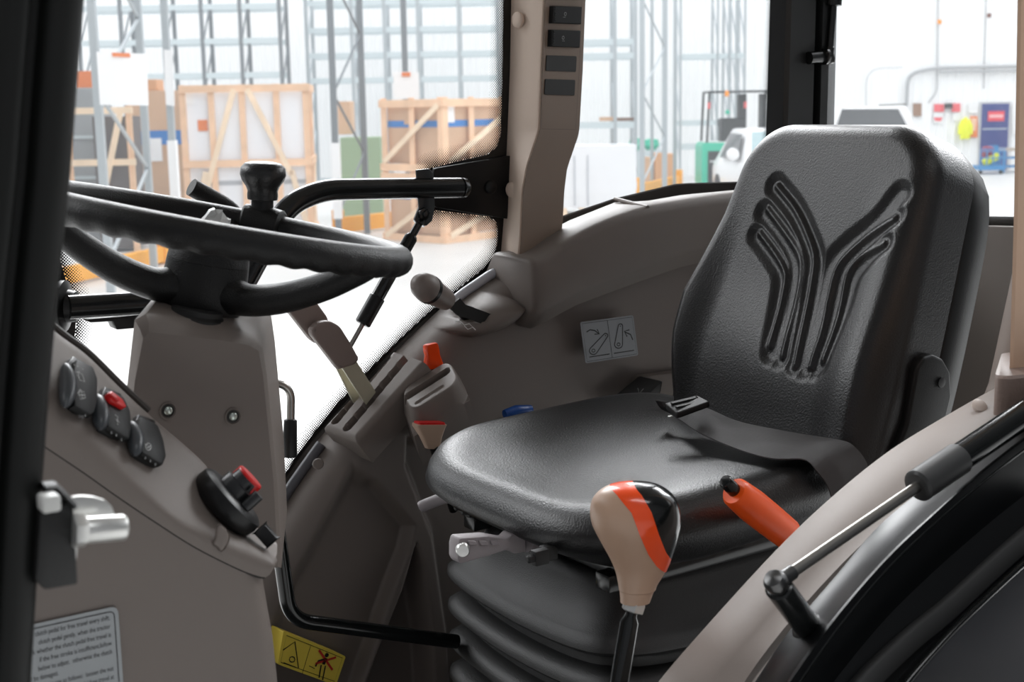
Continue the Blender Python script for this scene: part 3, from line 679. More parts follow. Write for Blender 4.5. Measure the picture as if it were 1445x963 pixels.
ka = min((math.radians(q) for q in range(10, 110)), key=lambda q: abs(((wp_(q, RW, .02)-CAM) @ RV)/((wp_(q, RW, .02)-CAM) @ DV)*F_PX+722.5-373)); kp = wp_(ka, RW, 0); kt = -math.sin(ka)*E1+math.cos(ka)*E2; kr = math.cos(ka)*E1+math.sin(ka)*E2
g = G(); g.tube([wp_(ka+q, RW, .002) for q in (-.13, -.115, -.06, 0, .06, .115, .13)], [.017, .0205, .0215, .0215, .0215, .0205, .017], 20); sw.part('knob_clamp', g, BLACKP)
kz = nrm(EN*.9+np.array([-.12, 0, .35]))
g = G(); g.lathe(kp, kz, [(.0130, .010), (.0130, .032)], 20); sw.part('knob_stem', g, BLACKS)
g = G(); g.lathe(kp, kz, [(.013, .030), (.0175, .031), (.018, .036), (.0175, .041), (.0195, .046), (.0245, .053), (.0268, .060), (.0260, .068), (.021, .0735), (.012, .0755), (.0005, .076)], 28); sw.part('spinner_knob', g, mat('black_knob_plastic', (.012, .012, .012), .3, bump=.5, bscale=500))
# crumpled clear wrap on the hub
g = G(); hc = WC-EN*.015+np.array([.0, -.0, 0]); rnd = random.Random(3); V = []
for j, (rr_, hh) in enumerate([(.016, 0), (.015, .012), (.012, .022), (.0065, .031)]):
    for k in range(9): a = 2*math.pi*k/9+j*.3; q = rr_*(1+rnd.uniform(-.35, .35)); V.append(hc+E1*(q*math.cos(a)*1.1)+E2*q*math.sin(a)+EN*(hh+rnd.uniform(-.003, .003)))
V.append(hc+EN*.033-E1*.002)
Fc = [(j*9+k, j*9+(k+1) % 9, (j+1)*9+(k+1) % 9, (j+1)*9+k) for j in range(3) for k in range(9)]+[(27+k, 27+(k+1) % 9, 36) for k in range(9)]+[tuple(range(9))]
g.add(V, Fc); single('plastic_wrap', g, mat('cloudy_plastic_film', (.55, .56, .55), .25), 'crumpled cloudy plastic film on the steering wheel hub', 'wrapping', sharp=1)

# ---- column stalk ----------------------------------------------------------------
g = G(); pth = fillet([aty(270, 264, 1.585), aty(338, 302, 1.585), aty(325, 400, 1.46), aty(290, 452, 1.36)], [.05, .05], 8); pth = [pth[0]+(pth[0]-pth[1])*.001]+pth
g.tube(pth, [.0098]+[.0112]*(len(pth)-1), 20)
single('column_lever', g, BLACKP, 'black cylindrical stalk lever rising behind the far side of the steering wheel rim', 'lever')

# ---- steering column cover ---------------------------------------------------------
sc = Thing('column_cover', aty(285, 770, 1.30), 'taupe tapered steering column cover with two recessed screws', 'cover')
Yf = 1.262
def ring(px, Y, dx=0.0): return [aty(*p, Y)+np.array([dx, 0, 0]) for p in px]
Rf = [(202, 478), (210, 469), (317, 481), (352, 488), (365, 496), (371, 530), (386, 680), (392, 800), (176, 800), (184, 600), (190, 540)]
Rm = [(190, 452), (206, 443), (322, 457), (358, 473), (371, 489), (377, 530), (391, 680), (397, 800), (164, 800), (174, 590), (181, 530)]
r0 = ring(Rf, Yf); r1 = ring(Rm, Yf+.018); r2 = [p+np.array([.07+.0*(i), .13, .012]) for i, p in enumerate(r1)]
c0 = np.mean(r0, 0); rm = [(a*.45+b*.55)+np.array([0, -.004, 0]) for a, b in zip(r0, r1)]
def dense(r): return resample(list(r)+[r[0]], 89)[:-1]
g = G(); g.loft([r0, rm, r1, [p*.97+np.mean(r2, 0)*.03 for p in r2]]); sc.part('shroud', g, TAUPE, sharp=28)
SCR = mat('zinc_screw', (.55, .6, .55), .3, metal=1.0)
for x, y in ((237, 580), (328.5, 588)):
    c = aty(x, y, Yf-.0005); g = G(); g.lathe(c, (0, -1, 0), [(.0088, -.002), (.0088, .0012), (.0078, .0016), (.0068, .0004), (.0064, -.0015)], 24); sc.part('screw_recess', g, TAUPE)
    g = G(); g.lathe(c, (0, -1, 0), [(.0066, .0003), (.0001, .0004)], 20); sc.part('recess_floor', g, mat('recess_shade', (.02, .018, .015), .6))  # dark disc puts the shade of the screw recess into colour
    g = G(); g.lathe(c+(.0, 0, .0), (0, -1, 0), [(.0042, 0), (.0042, .0016), (.003, .0026), (.0005, .0028)], 14); sc.part('screw', g, SCR)
g = G(); c = aty(277, 448, 1.305); g.lathe(c, EN, [(.028, -.008), (.031, -.005), (.031, 0), (.026, .003), (.026, .008), (.02, .009)], 36); sc.part('column_seal', g, BLACKR)

# ---- small hooked throttle rod
th = Thing('hooked_lever', aty(409, 640, 1.43), 'thin steel hooked rod lever with black grip right of the column cover', 'lever')
g = G(); g.tube(fillet([aty(368, 537, 1.43), aty(411, 545, 1.43), aty(410, 600, 1.43)], .022, 10), .0048, 12); th.part('rod', g, STEELD)
g = G(); p, q = aty(410, 592, 1.43), aty(408.5, 645, 1.43); d_ = q-p; g.tube([p, p+d_*.04, p+d_*.96, q], [.0068, .0078, .0090, .0080], 18); th.part('grip', g, BLACKS)

# ---- dashboard side console ----------------------------------------------------------
dc = Thing('dash_console', aty(230, 960, 1.08), 'taupe moulded left dash console with rocker switches and a printed notice', 'console')
Yd = 1.08
gro = [(-60, 540), (30, 606), (65, 631), (120, 668), (165, 700), (220, 737), (275, 772), (330, 800), (357, 811), (376, 815), (384, 806)]
gr = resample([aty(*p[:2], Yd) for p in smooth([(*p, 0) for p in gro], 5)], 80)
# lower panel: from the groove down, curling away at its right end
lowr = [(384, 812), (392, 860), (400, 905), (406, 963), (411, 1040)]
g = G(); rows = []
rb_ = np.array([aty(*p, Yd) for p in lowr])
zs = np.linspace(gr[:, 2].max(), 1.2, 60)
for t in np.linspace(0, 1, 50):
    row = []
    for s in np.linspace(0, 1, 80):
        i = s*79; a = np.array([np.interp(i, range(80), gr[:, k]) for k in range(3)])
        z = a[2]-.0014+(1.22-a[2])*t
        xe = np.interp(-z, -rb_[:, 2], rb_[:, 0]) if z < rb_[0, 2] else rb_[0, 0]
        x0_ = aty(-60, 540, Yd)[0]; x = x0_+(a[0]-x0_)/(gr[-1, 0]-x0_)*(xe-x0_)
        q = max(0, (x-(xe-.028))/.028); y = Yd+.001+.030*(1-math.sqrt(max(0, 1-q*q)))
        row.append((x, y, z))
    row.append((row[-1][0]-.002, Yd+.16, row[-1][2])); rows.append(row)
g.grid(rows); dc.part('lower_cover', g, TAUPE, sharp=60)
cre = [(-60, 440), (30, 520), (80, 568), (130, 610), (190, 668), (250, 722), (300, 748), (333, 766), (355, 775), (374, 784), (385, 790)]
top = [(-60, 340), (30, 428), (75, 470), (118, 502), (165, 548), (215, 594), (262, 634), (292, 664), (312, 702), (348, 738), (386, 764)]
Cc = resample([aty(*p[:2], Yd+.004) for p in smooth([(*p, 0) for p in cre], 5)], 80)
Tt = resample([aty(*p[:2], Yd+.075) for p in smooth([(*p, 0) for p in top], 5)], 80)
cols = []
for i in range(80):
    a, b, c = gr[i], Cc[i], Tt[i]; pr = smooth([a, a+(b-a)*.55+np.array([0, -.003, 0]), b+np.array([0, .002, 0]), b+(c-b)*.3, b+(c-b)*.7, c-(c-b)*.06], 3)
    e = c+np.array([.006, .012, -.002]); f_ = c+np.array([.02, .05, -.03])
    cols.append([a+(0, .04, -.004), a+(0, .006, 0)]+[np.array(p) for p in pr]+[c+(.0015, .003, .0012), e, f_])
last = cols[-1]; mid = np.mean(last, 0); cols.append([p*.6+mid*.4+np.array([.006, .004, -.002]) for p in last]); cols.append([mid+np.array([.007, .02, -.004])+(p-mid)*.05 for p in last])
g = G(); g.grid(cols); dc.part('upper_cover', g, TAUPE, sharp=50)
g = G(); g.tube([p+(0, .003, 0) for p in gr[:-2]], .0022, 8); dc.part('joint_groove', g, mat('groove_dark', (.012, .010, .009), .7))
g = G(); g.tube([t+np.array([.012, .028, -.003]) for t in Tt[:44]], .0035, 8); dc.part('edge_beading', g, mat('beading_dark', (.05, .042, .037), .45))
# switches on the sloped face
P0 = aty(190, 668, Yd+.004); ni = nrm(np.cross(aty(130, 610, Yd+.004)-P0, aty(215, 594, Yd+.075)-P0)); ni *= np.sign(np.dot(ni, CAM-P0))
def fp(px, py, h=0.0): return atplane(px, py, P0+ni*h, ni)
GRIP = mat('switch_grip_grey', (.045, .050, .056), .35)
swd = [dict(base=[(84, 520), (92, 510), (110, 520), (119, 594), (100, 586), (85, 572)], face=[(99, 513), (122, 523), (129, 541), (128, 575), (124, 589), (118, 592), (96, 579), (92, 545)], grip=[(92, 513), (96, 545), (92, 575)], nib=[(112, 588), (116, 589), (120, 587)]),
       dict(base=[(130, 570), (137, 553), (160, 563), (163, 625), (150, 622), (131, 612)], face=[(144, 556), (166, 566), (175, 586), (177, 610), (174, 626), (170, 625), (143, 608), (137, 578)], grip=[(138, 557), (142, 585), (142, 606)], nib=[(157, 611), (164, 615), (171, 621)]),
       dict(base=[(178, 606), (184, 592), (208, 600), (213, 665), (200, 660), (180, 648)], face=[(190, 594), (214, 605), (222, 626), (226, 650), (221, 662), (216, 660), (192, 645), (184, 615)], grip=[(185, 595), (191, 622), (191, 643)], nib=[(205, 647), (212, 651), (219, 656)])]
for k, d_ in enumerate(swd):
    sw1 = dc.part('rocker_switch', G().prism([fp(*p, -.004) for p in d_['base']], ni*.009, bev=.001), BLACKS, label=['topmost rocker switch with wiper symbols', 'middle rocker switch with red lock', 'lowest rocker switch with lamp symbol'][k])
    g = G(); g.prism([fp(*p, .003) for p in d_['face']], ni*.0075, bev=.002, seg=2); dc.part('switch_face', g, SWB, parent=sw1)
    g = G(); pts = smooth([fp(*p, .007) for p in d_['grip']], 6); n_ = len(pts); g.tube(pts, [.0072*math.sqrt(max(.02, 1-(2*i/(n_-1)-1)**2)) for i in range(n_)], 14); dc.part('switch_grip', g, GRIP, parent=sw1)
    g = G()
    for x, y in d_['nib']: g.box(fp(x, y, .0106), (.0012, .003, .0008), [nrm(fp(x+1, y+.4)-fp(x, y)), nrm(fp(x, y+1)-fp(x, y)), ni])
    dc.part('grip_nib', g, mat('grey_nib', (.05, .05, .05), .4), parent=sw1, kind='stuff')
ICON = mat('white_icon_print', (.42, .42, .41), .6)
g = G()
def ik(pts, w=.0007, cl=False): g.ribbon([fp(x, y, .0108) for x, y in pts], w, ni, .0003, cl)
ik([(110, 526), (116, 529), (119, 539), (112, 537)], .0007, True); ik([(108, 528), (113, 538)]); ik([(107, 526), (112, 525)])
ik([(111, 553), (118, 553), (120, 562), (113, 564)], .0007, True); ik([(110, 558), (120, 558)]); ik([(109, 556), (113, 550)]); ik([(114, 550), (116, 563)])
for x, y in [(104, 515), (109, 517), (116, 521)]: ik([(x, y), (x+1, y+1)], .0012)
ik([(162, 586), (166, 589), (165, 596)], .0008); ik([(163, 592), (168, 597)], .001); ik([(165, 598), (166, 600)], .0012)
ik([(209+4*math.cos(j*.628), 631+5*math.sin(j*.628)) for j in range(10)], .0008, True); ik([(206, 627), (212, 634)]); ik([(207, 633), (213, 629)]); ik([(204, 626), (206, 632)])
dc.part('switch_symbol', g, ICON, kind='stuff')
g = G(); g.prism([fp(*p, .009) for p in [(145, 560), (150, 556), (166, 568), (172, 579), (168, 580), (149, 569)]], ni*.006, bev=.0015); g.prism([fp(*p, .014) for p in [(150, 558), (156, 557), (166, 566), (163, 569)]], ni*.004, bev=.001); dc.part('red_lock', g, RED)
# round combination switch at the end of the console
Yc_ = 1.125
ax2 = nrm(RV*.735+UV*.665+DV*.10); ln = nrm(np.cross(ax2, DV)); ln *= np.sign(ln @ RV); yv = np.cross(ax2, ln); BLKSW = mat('dark_grey_plastic', (.018, .019, .021), .35)
cb = aty(324, 706, Yc_)
g = G(); g.lathe(cb, ax2, [(.030, -.014), (.0350, -.009), (.0362, -.003), (.0355, .004), (.031, .007), (.024, .0075)], 44, xdir=ln); dc.part('switch_base', g, BLACKS)
g = G(); cc2 = aty(333, 690, Yc_); g.lathe(cc2, ax2, [(.0165, -.012), (.0168, -.006), (.0162, .006), (.0125, .0068), (.0122, .0145)], 36, xdir=ln); dc.part('switch_ring', g, BLKSW)
g = G(); cr_ = aty(348.5, 678, Yc_); g.lathe(cr_, ax2, [(.0128, -.0056), (.0140, -.0046), (.0142, .0042), (.0130, .0056), (.001, .0060)], 32, xdir=ln); dc.part('turn_knob', g, RED, label='red turn knob cap')
g = G(); p = aty(346, 716, Yc_-.02); g.tube([p, p+ax2*.0165], [.0054, .0054], 16); dc.part('key_barrel', g, BLKSW)
g = G(); p = aty(376, 756, Yc_-.02); g.box(p, (.019, .013, .015), [ln, ax2, yv], .002); dc.part('switch_block', g, BLACKS)
# moulded finger recess
g = G(); pc = aty(311, 759, Yd+.002); e_a, e_b = nrm(aty(318, 742, Yd)-aty(305, 778, Yd)), nrm(aty(318, 762, Yd)-aty(302, 757, Yd))
pol = [aty(x, y, Yd+.0) for x, y in [(304, 741), (310, 738), (318, 745), (323, 756), (320, 768), (310, 780), (306, 772), (297, 768), (303, 758)]]
g.prism(pol, (0, -.004, 0), bev=.003, seg=3); dc.part('finger_recess', g, TAUPE)
# printed notice on the lower panel
ys = Yd-.0005
ql = [aty(x, y, ys) for x, y in [(-40, 900), (166, 856), (168, 976), (-38, 1040)]]
exn = nrm(ql[1]-aty(60, 880, ys)); exn = np.array([1.0, 0, 0]); ezn = np.array([0, 0, 1.0])
tr = aty(166, 855, ys); s_px = 1.0/ (np.linalg.norm(aty(160, 900, ys)-aty(160, 901, ys)))
Wn, Hn = .150, .098
g = G(); g.prism(roundpoly([tr+exn*(-Wn), tr, tr-ezn*Hn, tr-ezn*Hn-exn*Wn], .007), (0, -.0006, 0)); dc.part('notice_plate', g, mat('notice_silver', (.33, .35, .36), .45), label='silver printed clutch pedal notice')
g = G(); bo = np.array([0, -.0006, 0]); o_ = .0036
g.ribbon([p+bo for p in roundpoly([tr+exn*(-Wn+o_)-ezn*o_, tr-exn*o_-ezn*o_, tr-ezn*(Hn-o_)-exn*o_, tr-ezn*(Hn-o_)-exn*(Wn-o_)], .005)], .0008, (0, -1, 0), closed=True)
lines = ['clutch pedal for free travel every shift;', 'clutch pedal gently, when the tractor', 'check whether the clutch pedal free travel is', 'if the free stroke is insufficient,follow', 'below to adjust.  otherwise the clutch', 'bearing will be damaged.', 'Adjustment steps are as follows:  loosen the nut', 'set screw to ensure pedal free travel at', 'loosen the nut.']
lh = .0075
for k, s_ in enumerate(lines):
    al, xo = ('LEFT', -.092) if k in (5,) else (('LEFT', -.080) if k == 8 else ('RIGHT', -.0075))
    text_mesh(s_, .0060, tr+exn*xo-ezn*(.0104+k*lh)+bo, exn*.66, ezn, al, g)
dc.part('notice_print', g, mat('notice_ink', (.025, .025, .028), .6))

# ---- front left door post with the latch striker ------------------------------------
Ya = .80
ap = Thing('door_post', aty(40, 960, Ya), 'out of focus black door post at left edge with ribbed profile', 'pillar')
prof = [(-150, 0), (-20, 0), (-8, -.003), (8, -.006), (20, -.005), (27, 0), (31, .006), (42, .006), (48, 0), (56, -.004), (72, -.005), (92, -.003), (101, .002), (106, .006), (108, .012), (106, .04), (-150, .04)]
rings = []
for yy, xr in ((-60, 130), (100, 117), (250, 106), (400, 90), (560, 76), (700, 66), (870, 57), (1040, 47)):
    ring_ = [aty(xr-108+x*(1.0 if x > -1000 else 1), yy, Ya)+np.array([0, dy, 0]) for x, dy in prof]; z = ring_[9][2]; rings.append([np.array([p[0], p[1], z]) for p in ring_])
sh_ = np.mean(rings[0], 0)-np.mean(rings[1], 0); sh_ = sh_*((2.805-rings[0][0][2])/sh_[2]); rings.insert(0, [p+sh_ for p in rings[0]])
g = G(); g.loft(rings); ap.part('post', g, mat('post_black', (.004, .0045, .004), .5, spec=.3), sharp=60)
lt = Thing('latch_striker', aty(85, 830, Ya), 'black bracket with bright steel striker pin on the left door post', 'latch')
g = G(); g.prism([aty(x, y, Ya-.01) for x, y in [(58, 706), (72, 716), (104, 708), (111, 826), (64, 834), (50, 820)]], (0, .022, 0), bev=.002); g.tube([aty(x, y, Ya-.004) for x, y in [(60, 688), (76, 686), (88, 697), (102, 713)]], .0026, 8, sy=3.5); lt.part('bracket', g, mat('bracket_black', (.005, .005, .005), .5, bump=.4, bscale=300))
g = G(); g.box(aty(69, 709, Ya-.018), (.011, .014, .010), None, .002); lt.part('spacer', g, mat('white_spacer', (.6, .6, .58), .4))
pa, pb = aty(103, 750, Ya-.012), aty(178, 744, Ya-.012); px_ = nrm(pb-pa); LPN = np.linalg.norm(pb-pa)
g = G(); g.lathe(pa, px_, [(.0095, 0), (.0102, .001), (.0102, .0065), (.0095, .0075)], 6); lt.part('nut', g, STEEL)
g = G(); g.lathe(pa, px_, [(.0076, .006), (.0080, .008), (.0080, LPN-.002), (.0070, LPN-.0005), (.006, LPN)], 24); lt.part('pin', g, STEEL)
g = G(); pl_ = [aty(x, y, Ya+.012) for x, y in [(102, 760), (100, 702), (115, 700), (132, 701), (148, 706), (158, 715), (163, 728), (163, 734), (130, 748)]]
g.prism(pl_, (0, .003, 0), bev=.0008); lt.part('guide_plate', g, STEEL)
g = G(); g.prism([aty(x, y, Ya-.006) for x, y in [(104, 770), (110, 768), (108, 790), (105, 789)]], (0, .004, 0)); lt.part('washer_edge', g, STEEL)
# ---- driver seat ------------------------------------------------------------------
seat = Thing('driver_seat', (1.10, 1.35, 1.15), 'black vinyl suspension driver seat with ribbed backrest and rubber bellows', 'seat')
# cushion
CX, CY, HX, HY = 1.106, 1.352, .240, .250
def sup(a, n=5.0):
    c, s = math.cos(a), math.sin(a); r = (abs(c)**n+abs(s)**n)**(-1/n); return r*c, r*s
def ctop(x, y):
    u, v = (x-CX)/HX, (y-CY)/HY
    z = 1.712-.014*math.exp(-(v/.60)**4)*(1 if u > -.55 else max(0, 1-((-u-.55)/.35)**2)) + .010*u
    z -= .022*max(0, -u-.45)**2/.3
    return z
rings = []; NK = 112
for dz, ins in [(-.096, .10), (-.097, .070), (-.093, .046), (-.082, .027), (-.066, .012), (-.048, .003), (-.034, 0), (-.020, .004), (-.009, .012), (-.002, .024), (0, .038), (0, .055), (0, .075), (0, .1), (0, .14), (0, .18), (0, .215), (0, .234)]:
    ring_ = []
    for k in range(NK):
        a = 2*math.pi*k/NK; sx, sy = sup(a, 3.7 if math.cos(a) < 0 else 4.6); x = CX+sx*(HX-ins); y = CY+sy*(HY-ins*.98)
        b = .055*max(0, -sx)*max(0, (-.034-dz)/.06)
        ring_.append((x+b, y, ctop(x, y)+dz))
    rings.append(ring_)
g = G(); g.loft(rings); seat.part('cushion', g, VINYL, sharp=80)
# backrest
LAM = math.radians(19); BL = np.array([math.sin(LAM), 0, math.cos(LAM)]); BN = np.array([-math.cos(LAM), 0, math.sin(LAM)]); BP = np.array([1.275, 1.33, 1.69])
def bloc(px, py, e=0.0):
    q = atplane(px, py, BP-BN*e, BN)-BP; return q[1], q @ BL
wl_h = [-.03, .03, .07, .13, .19, .245, .315, .39, .43]; wl = [.140, .155, .168, .184, .191, .176, .158, .148, .144]
wr_h = [-.03, .10, .20, .30, .40, .44]; wr = [.215, .218, .214, .208, .202, .196]
HT = .461
def WLR(h): return np.interp(h, wl_h, wl)+.004, np.interp(h, wr_h, wr)+.004
def pxl(pts): return [bloc(*p) for p in pts]
RIDGE = [pxl(p) for p in ([(1094, 262), (1120, 295), (1139, 335), (1147, 365), (1144, 400), (1131, 500), (1127, 520)], [(1081, 294), (1108, 330), (1126, 360), (1129, 385), (1125, 420), (1110, 505)], [(1070, 328), (1090, 355), (1104, 378), (1107, 395), (1101, 440), (1091, 490)],
         [(1262, 310), (1222, 334), (1194, 358), (1180, 378), (1172, 410), (1163, 470), (1150, 520)], [(1250, 345), (1225, 357), (1205, 372), (1194, 392), (1188, 430), (1180, 470), (1168, 510)])]
BAND = [pxl(p) for p in ([(1094, 262), (1120, 295), (1139, 335), (1150, 370), (1145, 420), (1131, 515)], [(1078, 300), (1105, 335), (1120, 370), (1117, 420), (1108, 505)], [(1068, 332), (1092, 364), (1104, 390), (1101, 440), (1095, 500)],
        [(1270, 275), (1240, 312), (1196, 348), (1172, 375), (1160, 420), (1143, 520)], [(1262, 305), (1224, 340), (1190, 375), (1178, 430), (1158, 520)], [(1248, 345), (1220, 372), (1203, 395), (1192, 440), (1165, 515)])]
RIDGE = [resample(smooth([(*p, 0) for p in r], 6), 40)[:, :2] for r in RIDGE]; BAND = [resample(smooth([(*p, 0) for p in r], 6), 40)[:, :2] for r in BAND]
def relief(w, h):
    p = np.stack([w, h], 1); db = np.minimum.reduce([pdist(p, b) for b in BAND]); r = -.0065*sstep(.023, .006, db)
    dr = np.minimum.reduce([pdist(p, b) for b in RIDGE]); return r+.0056*np.exp(-(dr/.0048)**2)
NU, NV = 280, 280; TH = .092; RC = .080; RE = .034
def wout(h):
    L_, R_ = WLR(h); q = max(0, h-(HT-RC)); k = RC-math.sqrt(max(0, RC*RC-q*q)); return L_-k, R_-k
us = np.sin(np.linspace(-1, 1, NU+1)*math.pi/2); us = .55*us+.45*np.linspace(-1, 1, NU+1)
hs = -.03+(HT+.03)*np.sin(np.linspace(.0, 1, NV+1)*math.pi/2)**1.0
Wg = np.zeros((NV+1, NU+1)); Hg = np.zeros_like(Wg); Eg = np.zeros_like(Wg)
for j, h in enumerate(hs):
    L_, R_ = wout(h)
    for i, u in enumerate(us):
        wv = u*(L_ if u > 0 else R_); ws = WLR(h)[0 if u > 0 else 1]; qx, qy = abs(wv)-(ws-RC), h-(HT-RC)
        d = max(0, RC-math.hypot(qx, qy) if qx > 0 and qy > 0 else min(ws-abs(wv), HT-h)); re = RE
        Wg[j, i], Hg[j, i] = wv, h; Eg[j, i] = re-math.sqrt(max(0, re*re-(re-min(d, re))**2))
flat = np.clip(1-Eg/.02, 0, 1)
RL = relief(Wg.ravel(), Hg.ravel()).reshape(Wg.shape)*flat
bol = .016*sstep(.105, .175, np.abs(Wg+.005))*sstep(.42, .16, Hg)+.012*np.exp(-((Hg-.11)/.08)**2)
PP = [[BP+np.array([0, Wg[j, i], 0])+BL*Hg[j, i]-BN*(Eg[j, i]-RL[j, i]-bol[j, i]*flat[j, i]) for i in range(NU+1)] for j in range(NV+1)]
rows = []
for j in range(NV+1): rows.append([PP[j][0]-BN*(TH-Eg[j, 0])]+PP[j]+[PP[j][-1]-BN*(TH-Eg[j, -1])])
rows.append([p-BN*(np.dot(BP-p, BN)+TH) for p in rows[-1]])
g = G(); g.grid(rows); seat.part('backrest', g, VINYL, sharp=80)
# back shell behind the seam
rows = []
for e, s_, dh in [(.0935, .955, -.006), (.0945, .985, -.001), (.098, 1.0, 0), (.12, 1.0, -.002), (.150, .97, -.010), (.168, .88, -.03), (.175, .6, -.12)]:
    ring_ = []
    for k in range(64):
        a = 2*math.pi*k/64; sx, sy = sup(a, 5.0); h = .215+sy*(.250+dh) ; L_, R_ = WLR(h); w = (L_ if sx > 0 else R_)*s_*abs(sx)*(1 if sx > 0 else -1)
        ring_.append(BP+np.array([0, w, 0])+BL*h-BN*e)
    rows.append(ring_)
g = G(); g.loft(rows); seat.part('back_shell', g, mat('shell_black', (.006, .006, .006), .45, bump=.3, bscale=800, spec=.25), sharp=60)
# hinge arm on the near side, lug on the far side
g = G(); yh = 1.098
arm = [(1262, 648), (1280, 600), (1290, 545), (1294, 520), (1304, 505), (1318, 500), (1332, 507), (1342, 525), (1344, 560), (1332, 610), (1310, 650)]
g.prism([aty(x, y, yh) for x, y in arm], (0, .02, 0), bev=.005, seg=3); seat.part('hinge_arm', g, mat('shell_black', (.006, .006, .006), .45))
g = G(); g.lathe(aty(1328, 540, yh-.001), (0, -1, 0), [(.007, 0), (.007, .0015), (.004, .002)], 14); seat.part('hinge_bolt', g, BLACKS)
g = G(); g.prism([aty(x, y, 1.56) for x, y in [(955, 566), (958, 520), (966, 512), (985, 520), (985, 580)]], (0, .012, 0), bev=.004); seat.part('hinge_lug', g, BLACKS)
# pan and rails below the cushion
g = G(); g.box((1.13, 1.352, 1.605), (.36, .38, .025), None, .008); seat.part('seat_pan', g, BLACKM)
for y in (1.205, 1.50): seat.part('slide_rail', G().box((1.12, y, 1.592), (.37, .028, .022), None, .003), BLACKM)
for px, py, Y in ((647, 722, 1.50), (657, 728, 1.48), (762, 790, 1.225), (750, 796, 1.215)):
    c = aty(px, py, Y)+(0, 0, .006); g = G(); g.lathe(c, (-1, 0, 0), [(.005, -.004), (.005, .004), (.003, .006)], 8); g.box(c+(.012, 0, 0), (.02, .012, .018), None, .002); seat.part('rail_bolt', g, BLACKR)
# levers under the front edge
g = G(); pth = smooth([aty(592, 717, 1.555), aty(600, 713, 1.55), aty(628, 703, 1.53), aty(655, 701, 1.50), aty(690, 712, 1.46)], 6); n_ = len(pth)
g.tube(pth, [.0035]+[.0078]*2+[.0082]*(n_-3), 14, sy=1.15); seat.part('adjust_lever', g, GREY, label='short grey lever bar under the front far corner')
wv = Yw = 1.30
g = G(); lvp = [(646, 772), (649, 760), (690, 757), (716, 762), (724, 754), (742, 753), (743, 780), (728, 783), (716, 777), (690, 786), (650, 797), (646, 790)]
g.prism([aty(x, y, Yw) for x, y in lvp], (0, .022, 0), bev=.003, seg=2)
for x in (661, 677, 693): 
    g.prism([aty(xx, yy, Yw-.004) for xx, yy in [(x, 764), (x+11, 764), (x+13, 770), (x+2, 771)]], (0, .005, 0), bev=.001, seg=1)
g.tube([aty(742, 766, Yw+.01), aty(790, 770, Yw+.05)], .012, 12); seat.part('weight_lever', g, GREY, label='ribbed grey adjuster handle with steel bolt')
g = G(); g.lathe(aty(653, 776, Yw-.002), nrm((-.5, -.85, 0)), [(.0085, -.006), (.0085, .004), (.007, .006), (.0005, .0062)], 18); seat.part('adjuster_bolt', g, STEEL)
# bellows
g = G(); rings = []
BXc, BYc = 1.118, 1.36
levels = [(1.590, .150, .142), (1.585, .160, .154), (1.573, .166, .160), (1.555, .172, .166)]
z = 1.520
for k in range(7): levels += [(z+.013, .196, .190), (z+.004, .207, .201), (z-.004, .208, .202), (z-.010, .202, .196), (z-.020, .180, .174), (z-.026, .178, .172), (z-.034, .180, .174)]; z -= .050
levels += [(1.16, .20, .195), (1.15, .20, .195)]
for z, hx, hy in levels:
    ring_ = []
    for k in range(140):
        a = 2*math.pi*k/140; sx, sy = sup(a, 8.0); t = abs(sy) if abs(sx) > .93 else abs(sx)
        sg = -.015*(1-min(1, t/.95)**2)*(1 if 1.2 < z < 1.56 else .4)
        ring_.append((BXc+sx*hx, BYc+sy*hy, z+sg))
    rings.append(ring_)
g.loft(rings); seat.part('bellows', g, mat('bellows_rubber', (.010, .010, .010), .48, bump=.5, bscale=700), sharp=50)

# ---- lap belt ----------------------------------------------------------------------
sb = Thing('seat_belt', (1.27, 1.3, 1.715), 'dark grey webbing lap belt lying across the seat cushion below the backrest', 'seat belt')
top_ = [(925, 566), (985, 572), (1040, 594), (1095, 606), (1140, 614), (1180, 620)]; bot_ = [(938, 580), (962, 594), (990, 612), (1042, 634), (1090, 647), (1134, 648)]
A = [atz(*p, 1.742-.003*i) for i, p in enumerate(top_)]+[aty(1203, 628, 1.10), aty(1224, 655, 1.088), aty(1228, 690, 1.085)]
Bq = [atz(*p, 1.724) for p in bot_]+[aty(1152, 664, 1.092), aty(1170, 690, 1.088), aty(1178, 725, 1.085)]
A = resample(smooth(A, 6), 60); B_ = resample(smooth(Bq, 6), 60)
g = G(); rr = []
for i in range(60):
    a, b = A[i], B_[i]; n = nrm(np.cross(b-a, A[min(i+1, 59)]-A[max(i-1, 0)])); n *= np.sign(np.dot(n, CAM-a)); w3 = .0025*math.sin(i*.45)
    rr.append([a, a*.67+b*.33+n*(.003+w3), a*.33+b*.67+n*(.003-w3), b, b-n*.0015, a-n*.0015])
g.loft(rr); sb.part('webbing', g, mat('belt_webbing', (.040, .037, .038), .7, bump=.6, bscale=2200), sharp=40)
g = G(); q4 = [atz(938, 577, 1.745), atz(985, 566, 1.753), atz(1002, 575, 1.753), atz(956, 592, 1.738)]
n = nrm(np.cross(q4[1]-q4[0], q4[3]-q4[0])); n *= np.sign(np.dot(n, CAM-q4[0])); g.prism(roundpoly(q4, .004), n*.009, bev=.002)
for t in (.25, .6): g.box(q4[0]*(1-t)+q4[3]*t+(q4[1]-q4[0])*.5+n*.010, (.036, .003, .003), [nrm(q4[1]-q4[0]), nrm(q4[3]-q4[0]), n], .001, 1)
sb.part('buckle', g, BLACKR)
g = G(); g.box(atz(946, 588, 1.742), (.006, .004, .002), None, .0005, 1); sb.part('buckle_tongue', g, STEEL)

